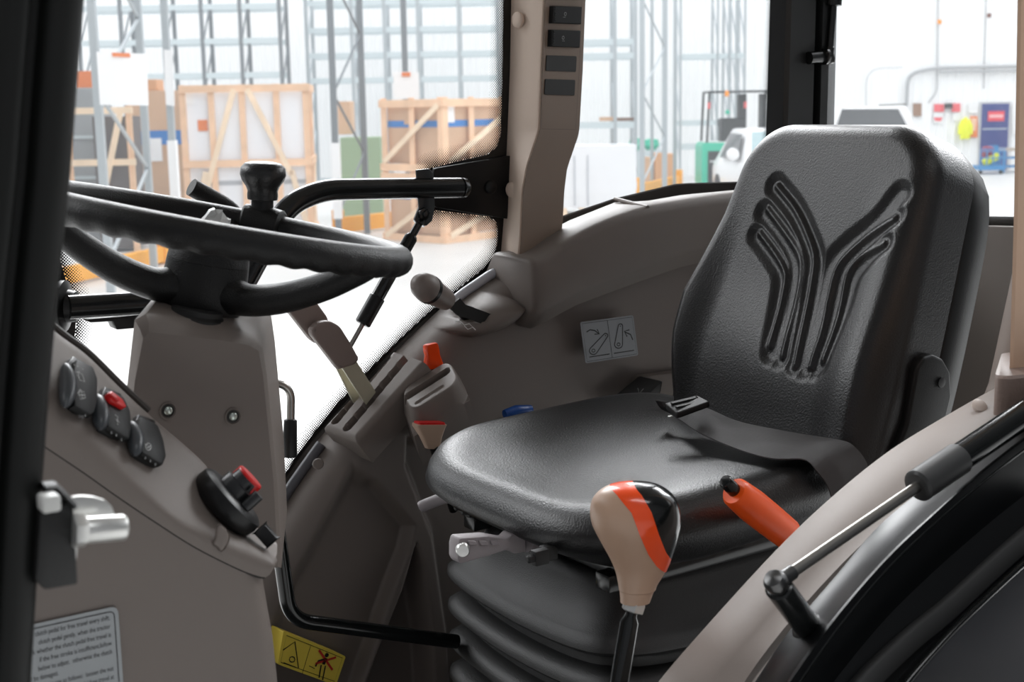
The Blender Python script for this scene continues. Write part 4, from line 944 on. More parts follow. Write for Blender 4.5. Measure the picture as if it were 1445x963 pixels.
# ---- levers of the right side ------------------------------------------------------
GRIPB = mat('pinkish_taupe_grip', (.235, .180, .160), .5, bump=.2, bscale=1500)
BAR = mat('pale_zinc_bar', (.50, .47, .36), .45, metal=.35)
def flat_lever(name, Y, grip, bar, label):
    t = Thing(name, aty(*bar[-1], Y), label, 'lever', group=None)
    g = G(); g.prism(roundpoly([aty(x, y, Y) for x, y in bar], .0005, 1), (0, .005, 0), bev=.0008, seg=1); t.part('bar', g, BAR)
    g = G(); g.prism(roundpoly([aty(x, y, Y-.007) for x, y in grip], .006, 3), (0, .019, 0), bev=.0045, seg=3); t.part('grip', g, GRIPB)
flat_lever('flat_lever', 1.772, [(441, 466), (450, 455), (467, 453), (481, 461), (496, 485), (508, 507), (502, 515), (480, 522), (475, 517), (442, 474)], [(480, 515), (502, 508), (531, 554), (517, 572)], 'nearer of two flat levers, taupe grip on pale steel bar in the right slot')
flat_lever('flat_lever', 1.80, [(408, 434), (413, 426), (435, 419), (446, 424), (464, 449), (466, 470), (450, 487), (440, 480), (409, 440)], [(455, 480), (470, 475), (510, 560), (500, 570)], 'farther of two flat levers, taupe grip behind the nearer lever')
kl = Thing('knob_lever', aty(655, 442, 1.77), 'round taupe knob lever with black ring in the domed gate by the window', 'lever')
k0, k1 = aty(655, 440, 1.775), aty(590, 399, 1.725); kd = nrm(k1-k0); Lk = np.linalg.norm(k1-k0)
g = G(); g.tube([k0-kd*.01, k0+kd*Lk*.45], .0075, 12); kl.part('rod', g, STEELD)
g = G(); g.tube([k0-kd*.012, k0+kd*.012], [.014, .0095], 12); kl.part('boot', g, BLACKS)
g = G(); g.lathe(k0, kd, [(.010, Lk*.36), (.0155, Lk*.39), (.0205, Lk*.72), (.0205, Lk*.74)], 28); kl.part('knob', g, mat('taupe_knob', (.20, .165, .148), .45))
g = G(); g.lathe(k0, kd, [(.0205, Lk*.735), (.0222, Lk*.745), (.0222, Lk*.79), (.0205, Lk*.80)], 28); kl.part('ring', g, BLACKS)
g = G(); g.lathe(k0, kd, [(.0215, Lk*.79), (.0220, Lk*.83), (.0195, Lk*.93), (.013, Lk*1.01), (.006, Lk*1.04), (.0005, Lk*1.045)], 28); kl.part('knob_cap', g, mat('taupe_knob', (.20, .165, .148), .45))
ol = Thing('orange_lever', aty(617, 526, 1.74), 'small glossy orange push lever in the oval gate below the round knob', 'lever')
g = G(); rings = []
for y, hw, dp in [(521, 11.5, .014), (514, 11.5, .014), (503, 9.2, .012), (496, 9.5, .0125), (489, 9, .012), (486.5, 7.5, .010)]:
    cx = 610+(y-486)*.16; a, b = aty(cx-hw, y+1, 1.745), aty(cx+hw, y-2, 1.745); rings.append(roundpoly([a, b, b+(0, dp, 0), a+(0, dp, 0)], .003, 3))
g.loft(rings); ol.part('knob', g, mat('orange_gloss', (.95, .075, .010), .15, coat=.5))
g = G(); g.tube([aty(613, 515, 1.755), aty(619, 534, 1.765)], .007, 10); ol.part('stem', g, BLACKS)
# cup handle beside the cushion
ch = Thing('release_handle', aty(607, 632, 1.62), 'small beige cup shaped handle with red inlay beside far front seat corner', 'handle')
g = G(); rings = []
for (xl, xr, y, d_) in [(604, 622, 634, .012), (598, 625, 618, .016), (590, 630, 604, .020), (590, 632, 600, .020)]:
    a, b = aty(xl, y, 1.655), aty(xr, y, 1.655); rings.append(roundpoly([a, b, b+(0, d_, 0), a+(0, d_, 0)], .004, 3))
g.loft(rings); ch.part('cup', g, mat('beige_cup', (.48, .34, .25), .5))
g = G(); rings = [[p*.9+np.mean(rings[-1], 0)*.1+np.array([0, 0, .0]) for p in rings[-1]], [p*.88+np.mean(rings[-1], 0)*.12+np.array([0, 0, .003]) for p in rings[-1]]]; g.loft(rings); ch.part('inlay', g, RED)
g = G(); g.tube([aty(612, 630, 1.66), aty(640, 720, 1.70)], .007, 10); ch.part('stem', g, BLACKS)
# blue tip and black pad on the far side of the seat
g = G(); pth = [aty(712, 585, 1.69), aty(728, 580, 1.69), aty(746, 578, 1.69), aty(752, 602, 1.70)]; g.tube(pth, [.007, .009, .008, .006], 12)
single('blue_lever', g, mat('blue_plastic', (.01, .07, .30), .35), 'tip of a blue lever peeping over the far edge of the seat cushion', 'lever')
pad = Thing('control_pad', aty(900, 580, 1.70), 'black wedge shaped pad on the right trim, beyond the seat buckle', 'control')
qp4 = [aty(862, 563, 1.73), aty(902, 530, 1.735), aty(935, 538, 1.72), aty(900, 570, 1.70)]; n = nrm(np.cross(qp4[1]-qp4[0], qp4[3]-qp4[0])); n *= np.sign(np.dot(n, CAM-qp4[0]))
g = G(); g.prism(roundpoly(qp4, .004), -n*.03, bev=.002); pad.part('pad', g, BLACKS)
g = G(); pm = sum(qp4)/4
def onpad(px, py): return atplane(px, py, qp4[0]+n*.0003, n)
g.ribbon([onpad(x, y) for x, y in [(900, 548), (902, 556), (908, 549)]], .001, n); pad.part('mark', g, PRNT)
g = G(); g.prism([aty(x, y, 1.745) for x, y in [(905, 532), (965, 524), (970, 590), (890, 590)]], (0, .05, 0), bev=.006); pad.part('pad_base', g, TAUPE, label='taupe mounting block')

# ---- grab rail low down in front of the seat
g = G(); g.tube(fillet([aty(372, 610, 1.50), aty(409, 875, 1.50), aty(644, 906, 1.50)], [.030], 12), .0098, 18)
single('grab_rail', g, BLACKG, 'glossy black bent tube rail low between dash console and seat bellows', 'rail', sharp=60)

# ---- range lever (left of the seat) ---------------------------------------------
rl = Thing('range_lever', aty(868, 1010, 1.02), 'gear lever with beige, orange and black pear shaped knob in front of seat', 'lever')
Yk = 1.02
def axp(y): return np.interp(y, [683, 720, 790, 850, 1010], [895, 896, 905, 893, 866])
outl_ = [(681.2, 892, 893), (682, 884, 902), (686, 868, 920), (694, 856, 931), (706, 848.5, 939), (722, 846.5, 943), (740, 849.5, 944), (760, 858, 942), (785, 869.5, 937), (805, 876.5, 931), (825, 879, 921), (832, 879.5, 919), (834, 880, 917), (850, 880.5, 912)]
kax = nrm(aty(895, 683, Yk)-aty(895, 850, Yk)); ctr = aty(895, 800, Yk)
NKR = 40; rings = []
bxr = nrm(RV-kax*np.dot(RV, kax)); byr = np.cross(kax, bxr)
for y, xl, xr in smooth([(y, a, b) for y, a, b in outl_], 4):
    a, b = aty(xl, y, Yk), aty(xr, y, Yk); c = (a+b)/2; r = np.linalg.norm(b-a)/2; asp = .78
    rings.append([c+r*(math.cos(2*math.pi*k/NKR)*bxr+asp*math.sin(2*math.pi*k/NKR)*byr) for k in range(NKR)])
# split the knob surface along two slanted cuts: beige | orange stripe | black
kpx = F_PX/((ctr-CAM) @ DV)                       # knob laid out on a 1:kpx drawing
g = G(); g.loft(rings); rl.part('knob', g, mat('beige_knob', (.52, .345, .245), .38), sharp=60)
gs_, gb_ = G(), G()
prof_ = smooth([(y, a, b) for y, a, b in outl_], 16); srow, brow = [], []
for y, xl, xr in prof_:
    if y > 806: break
    a, b = aty(xl, y, Yk), aty(xr, y, Yk); c = (a+b)/2; r = np.linalg.norm(b-a)/2+.0006; asp = .78; xc = (xl+xr)/2; hr = max((xr-xl)/2, .5)
    s1 = np.interp(y, [680, 690, 710, 740, 770, 790, 807], [862, 874, 888, 897, 908, 918, 930]); s2 = np.interp(y, [680, 690, 710, 740, 770, 785, 800], [892, 900, 909, 917, 927, 934, 944])
    t1, t2 = math.acos(np.clip((s1-xc)/hr, -1, 1)), math.acos(np.clip((s2-xc)/hr, -1, 1))
    P_ = lambda t: c+r*(math.cos(t)*bxr+asp*math.sin(t)*byr)
    srow.append(([P_(t2+(t1-t2)*k/12) for k in range(13)], [P_(-t2-(t1-t2)*k/12) for k in range(13)])); brow.append([P_(-t2+2*t2*k/40) for k in range(41)])
gs_.grid([q[0] for q in srow]); gs_.grid([q[1] for q in srow]); gb_.grid(brow)
def weld(g):
    b = bmesh.new(); me = bpy.data.meshes.new('w'); me.from_pydata(g.v, [], g.f); b.from_mesh(me); bmesh.ops.remove_doubles(b, verts=list(b.verts), dist=1e-6); bpy.data.meshes.remove(me); return G().bm(b)
rl.part('stripe', weld(gs_), mat('orange_stripe', (1.0, .085, .008), .25, coat=.3), label='orange stripe', sharp=60); rl.part('knob_back', weld(gb_), BLACKG, label='black back half', sharp=60)
g = G(); p, q = aty(896, 850, Yk), aty(892, 863, Yk); g.lathe(p, nrm(q-p), [(.0105, -.001), (.0118, .001), (.0118, .0095), (.0105, .0105)], 6); rl.part('nut', g, STEEL)
g = G(); p2 = aty(866, 1010, Yk); g.tube([q, aty(890, 869, Yk), aty(888, 878, Yk), p2], [.0062, .0065, .0098, .0105], 18); rl.part('rod', g, BLACKG)

# ---- hand brake ------------------------------------------------------------------
hbk = Thing('hand_brake', aty(1120, 770, 1.06), 'orange hand brake grip with black push button left of the seat', 'hand brake')
Yb = 1.06; h0, h1 = aty(1036, 694, Yb), aty(1150, 785, Yb+.02); hd = nrm(h1-h0)
g = G(); g.lathe(h0, hd, [(.0080, -.0005), (.0135, -.001), (.0158, .003), (.0166, .012), (.0182, .040), (.0180, .08), (.0172, .12)], 26, sx=1.08); hbk.part('grip', g, ORANGE)
g = G(); b0_ = aty(1023, 679, Yb); g.tube([b0_-hd*.0004, b0_+hd*.0015, h0+hd*.01], [.0065, .0078, .0078], 18); hbk.part('push_button', g, BLACKG)
g = G(); g.tube([h0+hd*.10, h0+hd*.22], .010, 12); hbk.part('lever_arm', g, BLACKM)
# ================================================================== HALL (things)
class HT_(Thing):
    """a thing on the hall floor, its parts in local (u, v, z) coordinates about its base point"""
    def __init__(s, name, u, v, label, cat, group=None, rot=0.0, z=0.0):
        super().__init__(name, H(u, v, z), label, cat, group, rotz=RZ+rot); s.local = True; s.u, s.v, s.z = u, v, z
    def lp(s, px, py, V=None):
        V = s.v if V is None else V; u, z = bgp(px, py, V); return np.array([u-s.u, V-s.v, z-s.z])
def bx(u0, u1, v0, v1, z0, z1, bev=0.0): return G().box(((u0+u1)/2, (v0+v1)/2, (z0+z1)/2), (u1-u0, v1-v0, z1-z0), None, bev, 1)
def bar(a, b, w, d, upv=(0, 1, 0)):
    a, b = np.array(a, float), np.array(b, float); t = nrm(b-a); s = np.cross(t, upv); s = nrm(s); n = np.cross(s, t); return G().box((a+b)/2, (w, d, np.linalg.norm(b-a)), [s, n, t])
ZINC = mat('galvanised_rack', (.42, .46, .48), .45, metal=.3)
ZINCD = mat('grey_rack_steel', (.20, .22, .235), .5, metal=.3)
ZINCL = mat('pale_rack_beam', (.55, .62, .64), .5)
WOOD = mat('crate_pine', (.86, .56, .36), .65, var=.12, vscale=3)
WOODL = mat('crate_pine_pale', (.90, .70, .50), .65, var=.10, vscale=3)
CARD = mat('cardboard', (.62, .40, .26), .75, var=.06, vscale=2)
BLUE = mat('blue_tape', (.03, .20, .55), .5)
YELL = mat('safety_yellow', (.88, .38, .01), .45)
WHITEB = mat('white_board', (.92, .92, .92), .5)
TAG = mat('orange_tag', (.80, .22, .06), .6)

# ---- pallet racks: uprights, braces, beams
def frame(t, pxs, Vs, ytop, m, w=.10, brace=True, white=None):
    """one end frame: posts given by picture x at its foot and distance"""
    pts = []
    for px, V in zip(pxs, Vs):
        u, _ = bgp(px, 150, V); pts.append((u-t.u, V-t.v))
    for (u, v) in pts: t.part('upright', bx(u-w/2, u+w/2, v-w/2, v+w/2, 0, ytop), m)
    if brace:
        (ua, va), (ub, vb) = pts[0], pts[1]; z = .4; k = 0
        while z+1.0 < ytop:
            a, b = ((ua, va), (ub, vb)) if k % 2 == 0 else ((ub, vb), (ua, va)); t.part('brace', bar((*a, z), (*b, z+1.0), .035, .035), m); z += 1.0; k += 1
    return pts
r1 = HT_('storage_rack', bgp(170, 150, 17)[0], 17, 'grey rack end frame holding the larger white board, at far left', 'rack', 'free standing rack end frames')
frame(r1, (139, 203), (16, 18.6), 6.0, ZINC, .09)
sbd = HT_('sign_board', bgp(171, 110, 15.8)[0], 15.8, 'large white board with orange tag hung on leftmost rack frame', 'sign')
q = [sbd.lp(x, y) for x, y in [(136, 73), (206, 76), (209, 149), (141, 148)]]; sbd.part('board', G().prism(q, (0, .02, 0)), WHITEB)
q = [sbd.lp(x, y, 15.79) for x, y in [(158, 74), (183, 75), (184, 81), (159, 80)]]; sbd.part('orange_tag', G().prism(q, (0, -.01, 0)), TAG)
r2 = HT_('rack_upright', bgp(240, 150, 19.5)[0], 19.5, 'single grey rack upright with white sleeve beside tall taped carton', 'rack', None)
r2.part('upright', bx(-.045, .045, -.05, .05, 0, 6), ZINC)
q = [r2.lp(x, y, 19.4) for x, y in [(231, 70), (243, 71), (246, 150), (234, 148)]]; r2.part('narrow_board', G().prism(q, (0, .02, 0)), WHITEB)
r2.part('sleeve', bx(-.06, .06, -.065, .065, .3, 1.75), WHITEB)
r3 = HT_('storage_rack', bgp(490, 150, 23)[0], 23, 'dark grey rack end frame between the two wooden crates', 'rack', 'free standing rack end frames')
pts = frame(r3, (471, 512), (22.5, 23.5), 6.0, ZINCD, .10); r3.part('sleeve', bx(pts[0][0]-.07, pts[0][0]+.07, pts[0][1]-.07, pts[0][1]+.07, .35, 1.6), WHITEB)
def guard(px0, y0, px1, y1, label, h=.42):
    """yellow end barrier on the floor between two picture points of its foot"""
    def ground(px, py): p = atz(px, py, 0); return float(p @ R0), float(p @ D0)
    (ua, va), (ub, vb) = ground(px0, y0), ground(px1, y1); t = HT_('rack_guard', (ua+ub)/2, (va+vb)/2, label, 'barrier', None)
    a, b = np.array([ua-t.u, va-t.v, 0]), np.array([ub-t.u, vb-t.v, 0]); d = nrm(b-a)
    t.part('rail', G().box((a+b)/2+UP*(.16*h/.42), (np.linalg.norm(b-a), .10, .26*h/.42), [d, np.cross(UP, d), UP], .01, 1), YELL)
    for p in (a, b): t.part('post', G().box(p+UP*h/2, (.16, .16, h), [d, np.cross(UP, d), UP], .01, 1), YELL)
    return t
guard(60, 412, 232, 372, 'yellow steel floor guard seen through the left of the steering wheel', .36)
guard(478, 332, 566, 321, 'yellow floor guard below the handle bar between two crates', .44)
guard(902, 279, 958, 265, 'yellow floor guard right of the white wrapped pallet', .46)

def pallet_rack(label, V, D, pxs, beams, ztop, m, mb, w=.09, levels2=True):
    u0 = bgp(pxs[0], 150, V)[0]; u1 = bgp(pxs[-1], 150, V)[0]; t = HT_('pallet_rack', (u0+u1)/2, V, label, 'rack', None)
    us = [bgp(p, 150, V)[0]-t.u for p in pxs]
    for u in us:
        for dv in (0, D): t.part('upright', bx(u-w/2, u+w/2, dv-w/2, dv+w/2, 0, ztop), m)
        z = .5
        while z+1.1 < ztop: t.part('brace', bar((u, 0, z), (u, D, z+1.1), .04, .04, (1, 0, 0)), m); z += 1.1
    for z in beams:
        for a, b in zip(us[:-1], us[1:]):
            for dv in (0, D): t.part('beam', bx(a, b, dv-.03, dv+.03, z-.07, z+.07), mb)
    return t
pallet_rack('long grey pallet rack with empty beams, far left behind the crates', 35.0, 1.1, [118, 178, 238, 291, 345, 400], [.2, 2.45, 3.05, 3.9, 4.75, 5.4], 6.2, ZINCD, ZINCL)
pallet_rack('grey pallet rack with empty beams behind the right crate stack', 36.5, 1.1, [437, 500, 546, 593, 650, 704], [.2, 2.9, 3.55, 4.2, 4.9, 5.6], 6.2, ZINC, ZINCL)
pallet_rack('tall pale pallet rack seen right of the beige pillar', 32.5, 1.0, [760, 868, 897], [1.66, 3.28, 3.6, 4.75], 6.2, ZINC, ZINCL, .08)
r5 = HT_('storage_rack', bgp(925, 150, 30)[0], 30, 'slender grey rack end frame rising from the guard beside the wrapped pallet', 'rack', 'free standing rack end frames')
frame(r5, (906, 938), (30, 31.2), 6.0, ZINC, .11); frame(r5, (920, 952), (33, 34), 6.0, ZINC, .07, False)
pallet_rack('light pallet rack behind the green forklift truck', 37.5, 1.0, [960, 1012, 1028, 1038, 1050], [.95, 1.6, 3.4], 6.2, ZINC, ZINCL, .06)
# white board on the rack behind the crate stack
sb2 = HT_('sign_board', bgp(573, 118, 24.6)[0], 24.6, 'small white board with orange tag above the right crate stack', 'sign')
q = [sb2.lp(x, y) for x, y in [(555, 101), (591, 102), (592, 140), (556, 139)]]; sb2.part('board', G().prism(q, (0, .02, 0)), WHITEB)
q = [sb2.lp(x, y, 24.59) for x, y in [(567, 102), (579, 102), (579, 108), (567, 108)]]; sb2.part('orange_tag', G().prism(q, (0, -.01, 0)), TAG)
up_u = bgp(573, 150, 24.7)[0]; r6 = HT_('rack_upright', up_u, 24.75, 'grey rack upright carrying the small white board', 'rack'); r6.part('upright', bx(-.05, .05, -.05, .05, 0, 6), ZINCD)

# ---- crates
def crate(label, u, v, rot, W, D, Hh, posts, diags, rails, fill, side_posts=(), side_diags=(), z=0.0, w=.10, wd=None):
    wd = wd or WOOD; t = HT_('wooden_crate', u, v, label, 'crate', None, rot, z); e = .03
    t.part('contents', bx(.05, W-.05, .05, D-.05, .12, Hh-.10), fill)
    for x in posts: t.part('plank', bx(x*W-w/2, x*W+w/2, -e, 0, .1, Hh), wd)
    for k, zz in enumerate(rails): t.part('plank', bx(-.05, W+.05, -e*2, -e, zz*Hh-.06, zz*Hh+.06), wd)
    for (xa, za, xb, zb) in diags: t.part('plank', bar((xa*W, -e*1.6, za*Hh), (xb*W, -e*1.6, zb*Hh), .09, .03), WOODL)
    for y in side_posts: t.part('plank', bx(W, W+e, y*D-w/2, y*D+w/2, .1, Hh), wd)
    for zz in rails: t.part('plank', bx(W+e, W+2*e, -.05, D+.05, zz*Hh-.06, zz*Hh+.06), wd)
    for (ya, za, yb, zb) in side_diags: t.part('plank', bar((W+e*1.6, ya*D, za*Hh), (W+e*1.6, yb*D, zb*Hh), .09, .03, (1, 0, 0)), WOODL)
    for x in (.06, .5, .94): t.part('skid', bx(x*W-.06, x*W+.06, -.02, D+.02, 0, .1), wd)
    return t
WRAP = mat('white_shrink_wrap', (.90, .91, .94), .3, bump=.6, bscale=9)
Va = 22.5; ua, ub = bgp(262, 220, Va)[0], bgp(433, 220, Va)[0]; Hc = bgp(340, 119, Va)[1]
ca = crate('large pine crate around white wrapped goods, behind the steering wheel', ua, Va, .10, ub-ua, 1.9, Hc, (0, .23, .48, .76, 1.0), [(.42, .97, .16, .34), (.53, .97, .86, .42), (.16, .45, .02, .05), (.86, .45, .98, .05)], (.03, .50, .975), WRAP, (.05, .55, .98), [(.9, .5, .3, .04)])
Wc_ = ub-ua
ca.part('label_sheet', bx(.11*Wc_, .19*Wc_, .035, .045, Hc*.71, Hc*.78), TAG); ca.part('label_sheet', bx(.02*Wc_, .09*Wc_, .03, .042, Hc*.88, Hc*.97), WHITEB)
ca.part('band', bx(.04, Wc_-.04, .042, .05, Hc*.36, Hc*.39), mat('grey_band', (.45, .47, .5), .5))
ca.part('label_sheet', bx(Wc_-.04, Wc_-.02, .55, .95, Hc*.66, Hc*.78), TAG)
Vb = 21.5; uc = bgp(625, 200, Vb)[0]; rotb = .72
zt, zm = bgp(625, 137, Vb)[1], bgp(625, 243, Vb)[1]
S_ = 1.34
du, dv = S_*math.cos(rotb), S_*math.sin(rotb)
def ckb(label, z0, Hh, dg, sd):
    t = crate(label, uc-du, Vb+dv, -rotb, S_, 1.45, Hh, (.02, .5, .98), dg, (.05, .925), CARD, (.03, .45, .97), sd, z0, .11)
    t.part('blue_tape', bx(.048, S_-.048, .044, .052, Hh*.60, Hh*.69), BLUE); t.part('blue_tape', bx(S_-.052, S_-.044, .05, 1.40, Hh*.60, Hh*.69), BLUE); return t
cb1 = ckb('upper pine crate with blue taped carton, top of the stack by the pillar', zm, zt-zm, [(.02, .12, .97, .90)], [(.05, .12, .95, .72)])
cb1.part('label_sheet', bx(S_-.043, S_-.040, .15, .32, (zt-zm)*.66, (zt-zm)*.93), WHITEB); cb1.part('label_sheet', bx(.33*S_, .47*S_, .036, .043, (zt-zm)*.64, (zt-zm)*.82), CARD)
ckb('lower pine crate with blue taped carton, under the handle bar', 0.0, zm-.005, [(.02, .06, .97, .70)], [(.05, .10, .95, .5)])
# tall taped carton and its neighbours on the left
def carton(label, px0, px1, ytop, V, D, m, tape=None, z0=0.0, grp=None):
    u0, u1 = bgp(px0, 200, V)[0], bgp(px1, 200, V)[0]; z1 = bgp((px0+px1)/2, ytop, V)[1]; t = HT_('carton', (u0+u1)/2, V, label, 'box', grp, z=z0)
    w = (u1-u0)/2; t.part('box', bx(-w, w, 0, D, 0, z1-z0, .01), m)
    for (ya, yb) in (tape or []):
        za, zb = bgp(px0, yb, V)[1]-z0, bgp(px0, ya, V)[1]-z0; t.part('blue_tape', bx(-w-.004, w+.004, -.006, D, za, zb), BLUE)
    return t, w
t, w = carton('tall cardboard carton with blue tape left of the large crate', 184, 262, 128, 24, 1.6, CARD, [(185, 205)])
t.part('label_sheet', bx(-.27*w, .13*w, -.012, -.004, .52*2.5, .68*2.5), WHITEB)
carton('small carton on top of the tall taped carton', 206, 226, 112, 24.2, .5, mat('cardboard_orange', (.62, .34, .18), .7), None, bgp(215, 127.5, 24)[1])
carton('brown carton on a shelf between the two crates', 478, 497, 143, 27, .6, CARD, None, bgp(487, 190, 27)[1]-.0)
carton('dull green cabinet on the floor between the two crates', 480, 537, 194, 26.5, .8, mat('dull_green', (.26, .36, .22), .6), None)
gm, w = carton('grey steel cabinet with pine frame at the far left window edge', 98, 136, 124, 22, 1.0, mat('grey_cabinet', (.33, .35, .36), .5), None)
for zz in (.25, 1.1, 1.75): gm.part('shelf_edge', bx(-w-.01, w+.01, -.02, -.001, zz, zz+.05), ZINCL)
gm.part('top_box', bx(-w*.4, w*.9, .1, .6, bgp(117, 124, 22)[1]+.002, bgp(117, 100, 22)[1]), TAG)
cf = HT_('wooden_crate', bgp(92, 200, 21)[0], 21, 'open pine frame crate behind the leftmost rack frame', 'crate', None)
Wf = bgp(182, 200, 21)[0]-cf.u; Hf = bgp(140, 150, 21)[1]
for x in (0, .5, .97): cf.part('plank', bx(x*Wf, x*Wf+.09, 0, .04, 0, Hf), WOOD)
for zz in (.35, .62, .97): cf.part('plank', bx(0, Wf+.09, -.03, 0, zz*Hf-.05, zz*Hf+.05), WOODL)
cf.part('plank', bar((.55*Wf, -.045, .38*Hf), (.90*Wf, -.045, .95*Hf), .09, .03), WOODL)
cf.part('dark_load', bx(.42*Wf, .95*Wf, .08, .9, .05, Hf*.93), mat('dark_load', (.13, .12, .12), .6))

# ---- white wrapped pallet right of the pillar
Vw = 26.5; u0, u1 = bgp(790, 250, Vw)[0], bgp(899, 250, Vw)[0]; zt = bgp(850, 205, Vw)[1]
pw = HT_('wrapped_pallet', (u0+u1)/2, Vw, 'pallet of goods in glossy white wrap right of the beige pillar', 'pallet'); hw = (u1-u0)/2
g = G(); rings = []; rnd = random.Random(5)
for k in range(14):
    z = .16+(zt-.16)*k/13; rings.append([(p[0]+rnd.uniform(-.012, .012), p[1]+rnd.uniform(-.012, .012), z+(.02*math.cos(p[0]*3) if k == 13 else 0)) for p in roundpoly([(-hw, 0, 0), (hw, 0, 0), (hw, 1.2, 0), (-hw, 1.2, 0)], .07, 3)])
g.loft(rings); pw.part('wrapped_load', g, mat('glossy_white_wrap', (.80, .81, .83), .22, bump=.7, bscale=7))
for x in (-.62, -.28): pw.part('strap', bx(x*hw-.012, x*hw+.012, -.022, -.014, .2, zt*.86), mat('grey_band', (.45, .47, .5), .5))
for x in (-1, -.5, 0, .5, .86): pw.part('pallet_board', bx(x*hw, x*hw+.12, -.01, 1.21, .12, .155), WOODL)
for x in (-.95, -.06, .85): pw.part('pallet_block', bx(x*hw, x*hw+.1, 0, 1.2, 0, .12), WOODL)

# ---- forklift
Vf = 31.5; uf = bgp(990, 250, Vf)[0]; fk = HT_('forklift', uf, Vf, 'green and black forklift truck with overhead guard behind the white car', 'forklift')
def fz(y): return bgp(1030, y, Vf)[1]
def fu(x): return bgp(x, 200, Vf)[0]-uf
GRN = mat('forklift_green', (.05, .50, .33), .4); DKG = mat('forklift_dark', (.035, .04, .042), .5)
fk.part('body', G().prism(roundpoly([(0, 0, .25), (fu(1120), 0, .25), (fu(1120), 0, fz(203)), (.05, 0, fz(201)), (0, 0, fz(206))], .05), (0, 1.1, 0)), GRN)
fk.part('rear_panel', bx(fu(999), fu(1110), -.02, .0, .3, fz(213)), DKG)
fk.part('top_cover', bx(fu(996), fu(1110), .05, 1.0, fz(203), fz(200)), mat('pale_cover', (.7, .75, .73), .4))
fk.part('seat_back', bx(fu(1020), fu(1053), .2, .75, fz(201), fz(167), .03), DKG)
fk.part('mast', bx(fu(1045), fu(1056), .3, .6, fz(200), fz(133)), DKG); fk.part('mast', bx(fu(1076), fu(1084), .3, .6, fz(200), fz(133)), DKG)
for x, y in ((998, .05), (1088, .05), (998, 1.0), (1088, 1.0)): fk.part('guard_post', bar((fu(x), y, fz(201)), (fu(x+3), y, fz(131)), .05, .05), DKG)
fk.part('overhead_guard', bx(fu(1000), fu(1095), 0, 1.05, fz(131), fz(128)), DKG)
g = G(); g.lathe((fu(1025), .0, fz(136)), (0, 0, 1), [(.05, 0), (.055, .06), (.04, .12), (.001, .14)], 12); fk.part('beacon', g, mat('amber_beacon', (.9, .30, .02), .3))
g = G(); g.lathe((fu(1027), .1, fz(161)), (0, 0, 1), [(.05, 0), (.055, .04), (.04, .09), (.001, .1)], 12); fk.part('green_lamp', g, GRN)
for x in (1000, 1051): fk.part('tail_lamp', bx(fu(x)-.03, fu(x)+.03, -.03, .02, fz(153), fz(144)), mat('pink_red_lamp', (.7, .12, .12), .4))

for k in range(6): fk.part('lettering', bx(fu(1002)+k*.055, fu(1002)+k*.055+.04, -.026, -.021, fz(229), fz(226)), mat('pale_lettering', (.6, .62, .62), .5))
for x in (1004, 1090):
    g = G(); g.lathe((fu(x)+.25, -.02, .28), (0, 1, 0), [(.1, 0), (.28, .01), (.28, .2), (.1, .21)], 20); fk.part('wheel', g, BLACKR)

# ---- cars
CWIN = mat('car_glass', (.03, .035, .04), .08, spec=.8); CWIN_REFL = mat('car_glass_reflection', (.30, .42, .44), .1, spec=.8)  # second glass: the windscreen's bright reflection is put into its base colour
Vc = 26.0; uc0 = bgp(1128, 250, Vc)[0]
wc = HT_('car', uc0, Vc, 'white car facing the camera between green forklift and seat back', 'car', None, .06); CWH = mat('car_white', (.86, .86, .86), .2)
rings = []
for v, hw, z0, z1, tw_ in [(0, .66, .30, .60, .9), (.08, .78, .22, .74, .92), (.35, .86, .20, .93, .86), (1.05, .88, .20, 1.07, .84), (1.15, .88, .20, 1.12, .82), (1.75, .88, .20, 1.54, .66), (2.0, .88, .2, 1.62, .64), (3.3, .88, .2, 1.60, .64), (3.9, .86, .25, 1.1, .8), (4.1, .8, .3, .9, .9)]:
    zb_ = min(.95, z1*.93); rings.append(roundpoly([(-hw*.96, v, z0), (hw*.96, v, z0), (hw, v, z0+.25), (hw, v, zb_*.85), (hw*tw_, v, z1), (-hw*tw_, v, z1), (-hw, v, zb_*.85), (-hw, v, z0+.25)], .08, 2))
g = G(); g.loft(rings); wc.part('body', g, CWH, sharp=45)
g = G(); g.prism([(-.66, 1.15, 1.16), (.66, 1.15, 1.16), (.53, 1.70, 1.54), (-.53, 1.70, 1.54)], (0, -.012, .016)); wc.part('windscreen', g, CWIN_REFL)
g = G(); g.prism([(-.885, 1.4, 1.0), (-.69, 1.85, 1.50), (-.69, 2.9, 1.50), (-.885, 3.0, 1.0)], (-.01, 0, .004)); wc.part('side_window', g, CWIN)
for s_ in (-1, 1):
    g = G(); g.lathe((s_*1.0, 1.30, 1.12), (0, 1, 0), [(.05, -.08), (.12, -.05), (.13, .03), (.04, .06)], 14); wc.part('mirror', g, CWH)
    g = G(); g.prism(roundpoly([(s_*.80, .19, .62), (s_*.50, .02, .60), (s_*.52, .06, .74), (s_*.78, .24, .80)], .03), (0, -.02, .0)); wc.part('headlamp', g, mat('lamp_clear', (.5, .52, .55), .15))
    for v in (.75, 3.3):
        g = G(); g.lathe((s_*.70, v, .32), (s_, 0, 0), [(.15, 0), (.32, .01), (.32, .19), (.15, .2)], 22); wc.part('wheel', g, BLACKR)
Vs = 29.5; us0 = bgp(1240, 170, Vs)[0]; zr = bgp(1240, 148, Vs)[1]
sv = HT_('car', us0, Vs, 'white car from behind with dark rear window above the seat back', 'car')
k = zr/1.9; prof = [(-.93, .35), (.93, .35), (.97, .9), (.93, 1.12), (.80, 1.72), (.70, 1.86), (-.70, 1.86), (-.80, 1.72), (-.93, 1.12), (-.97, .9)]
rings = []
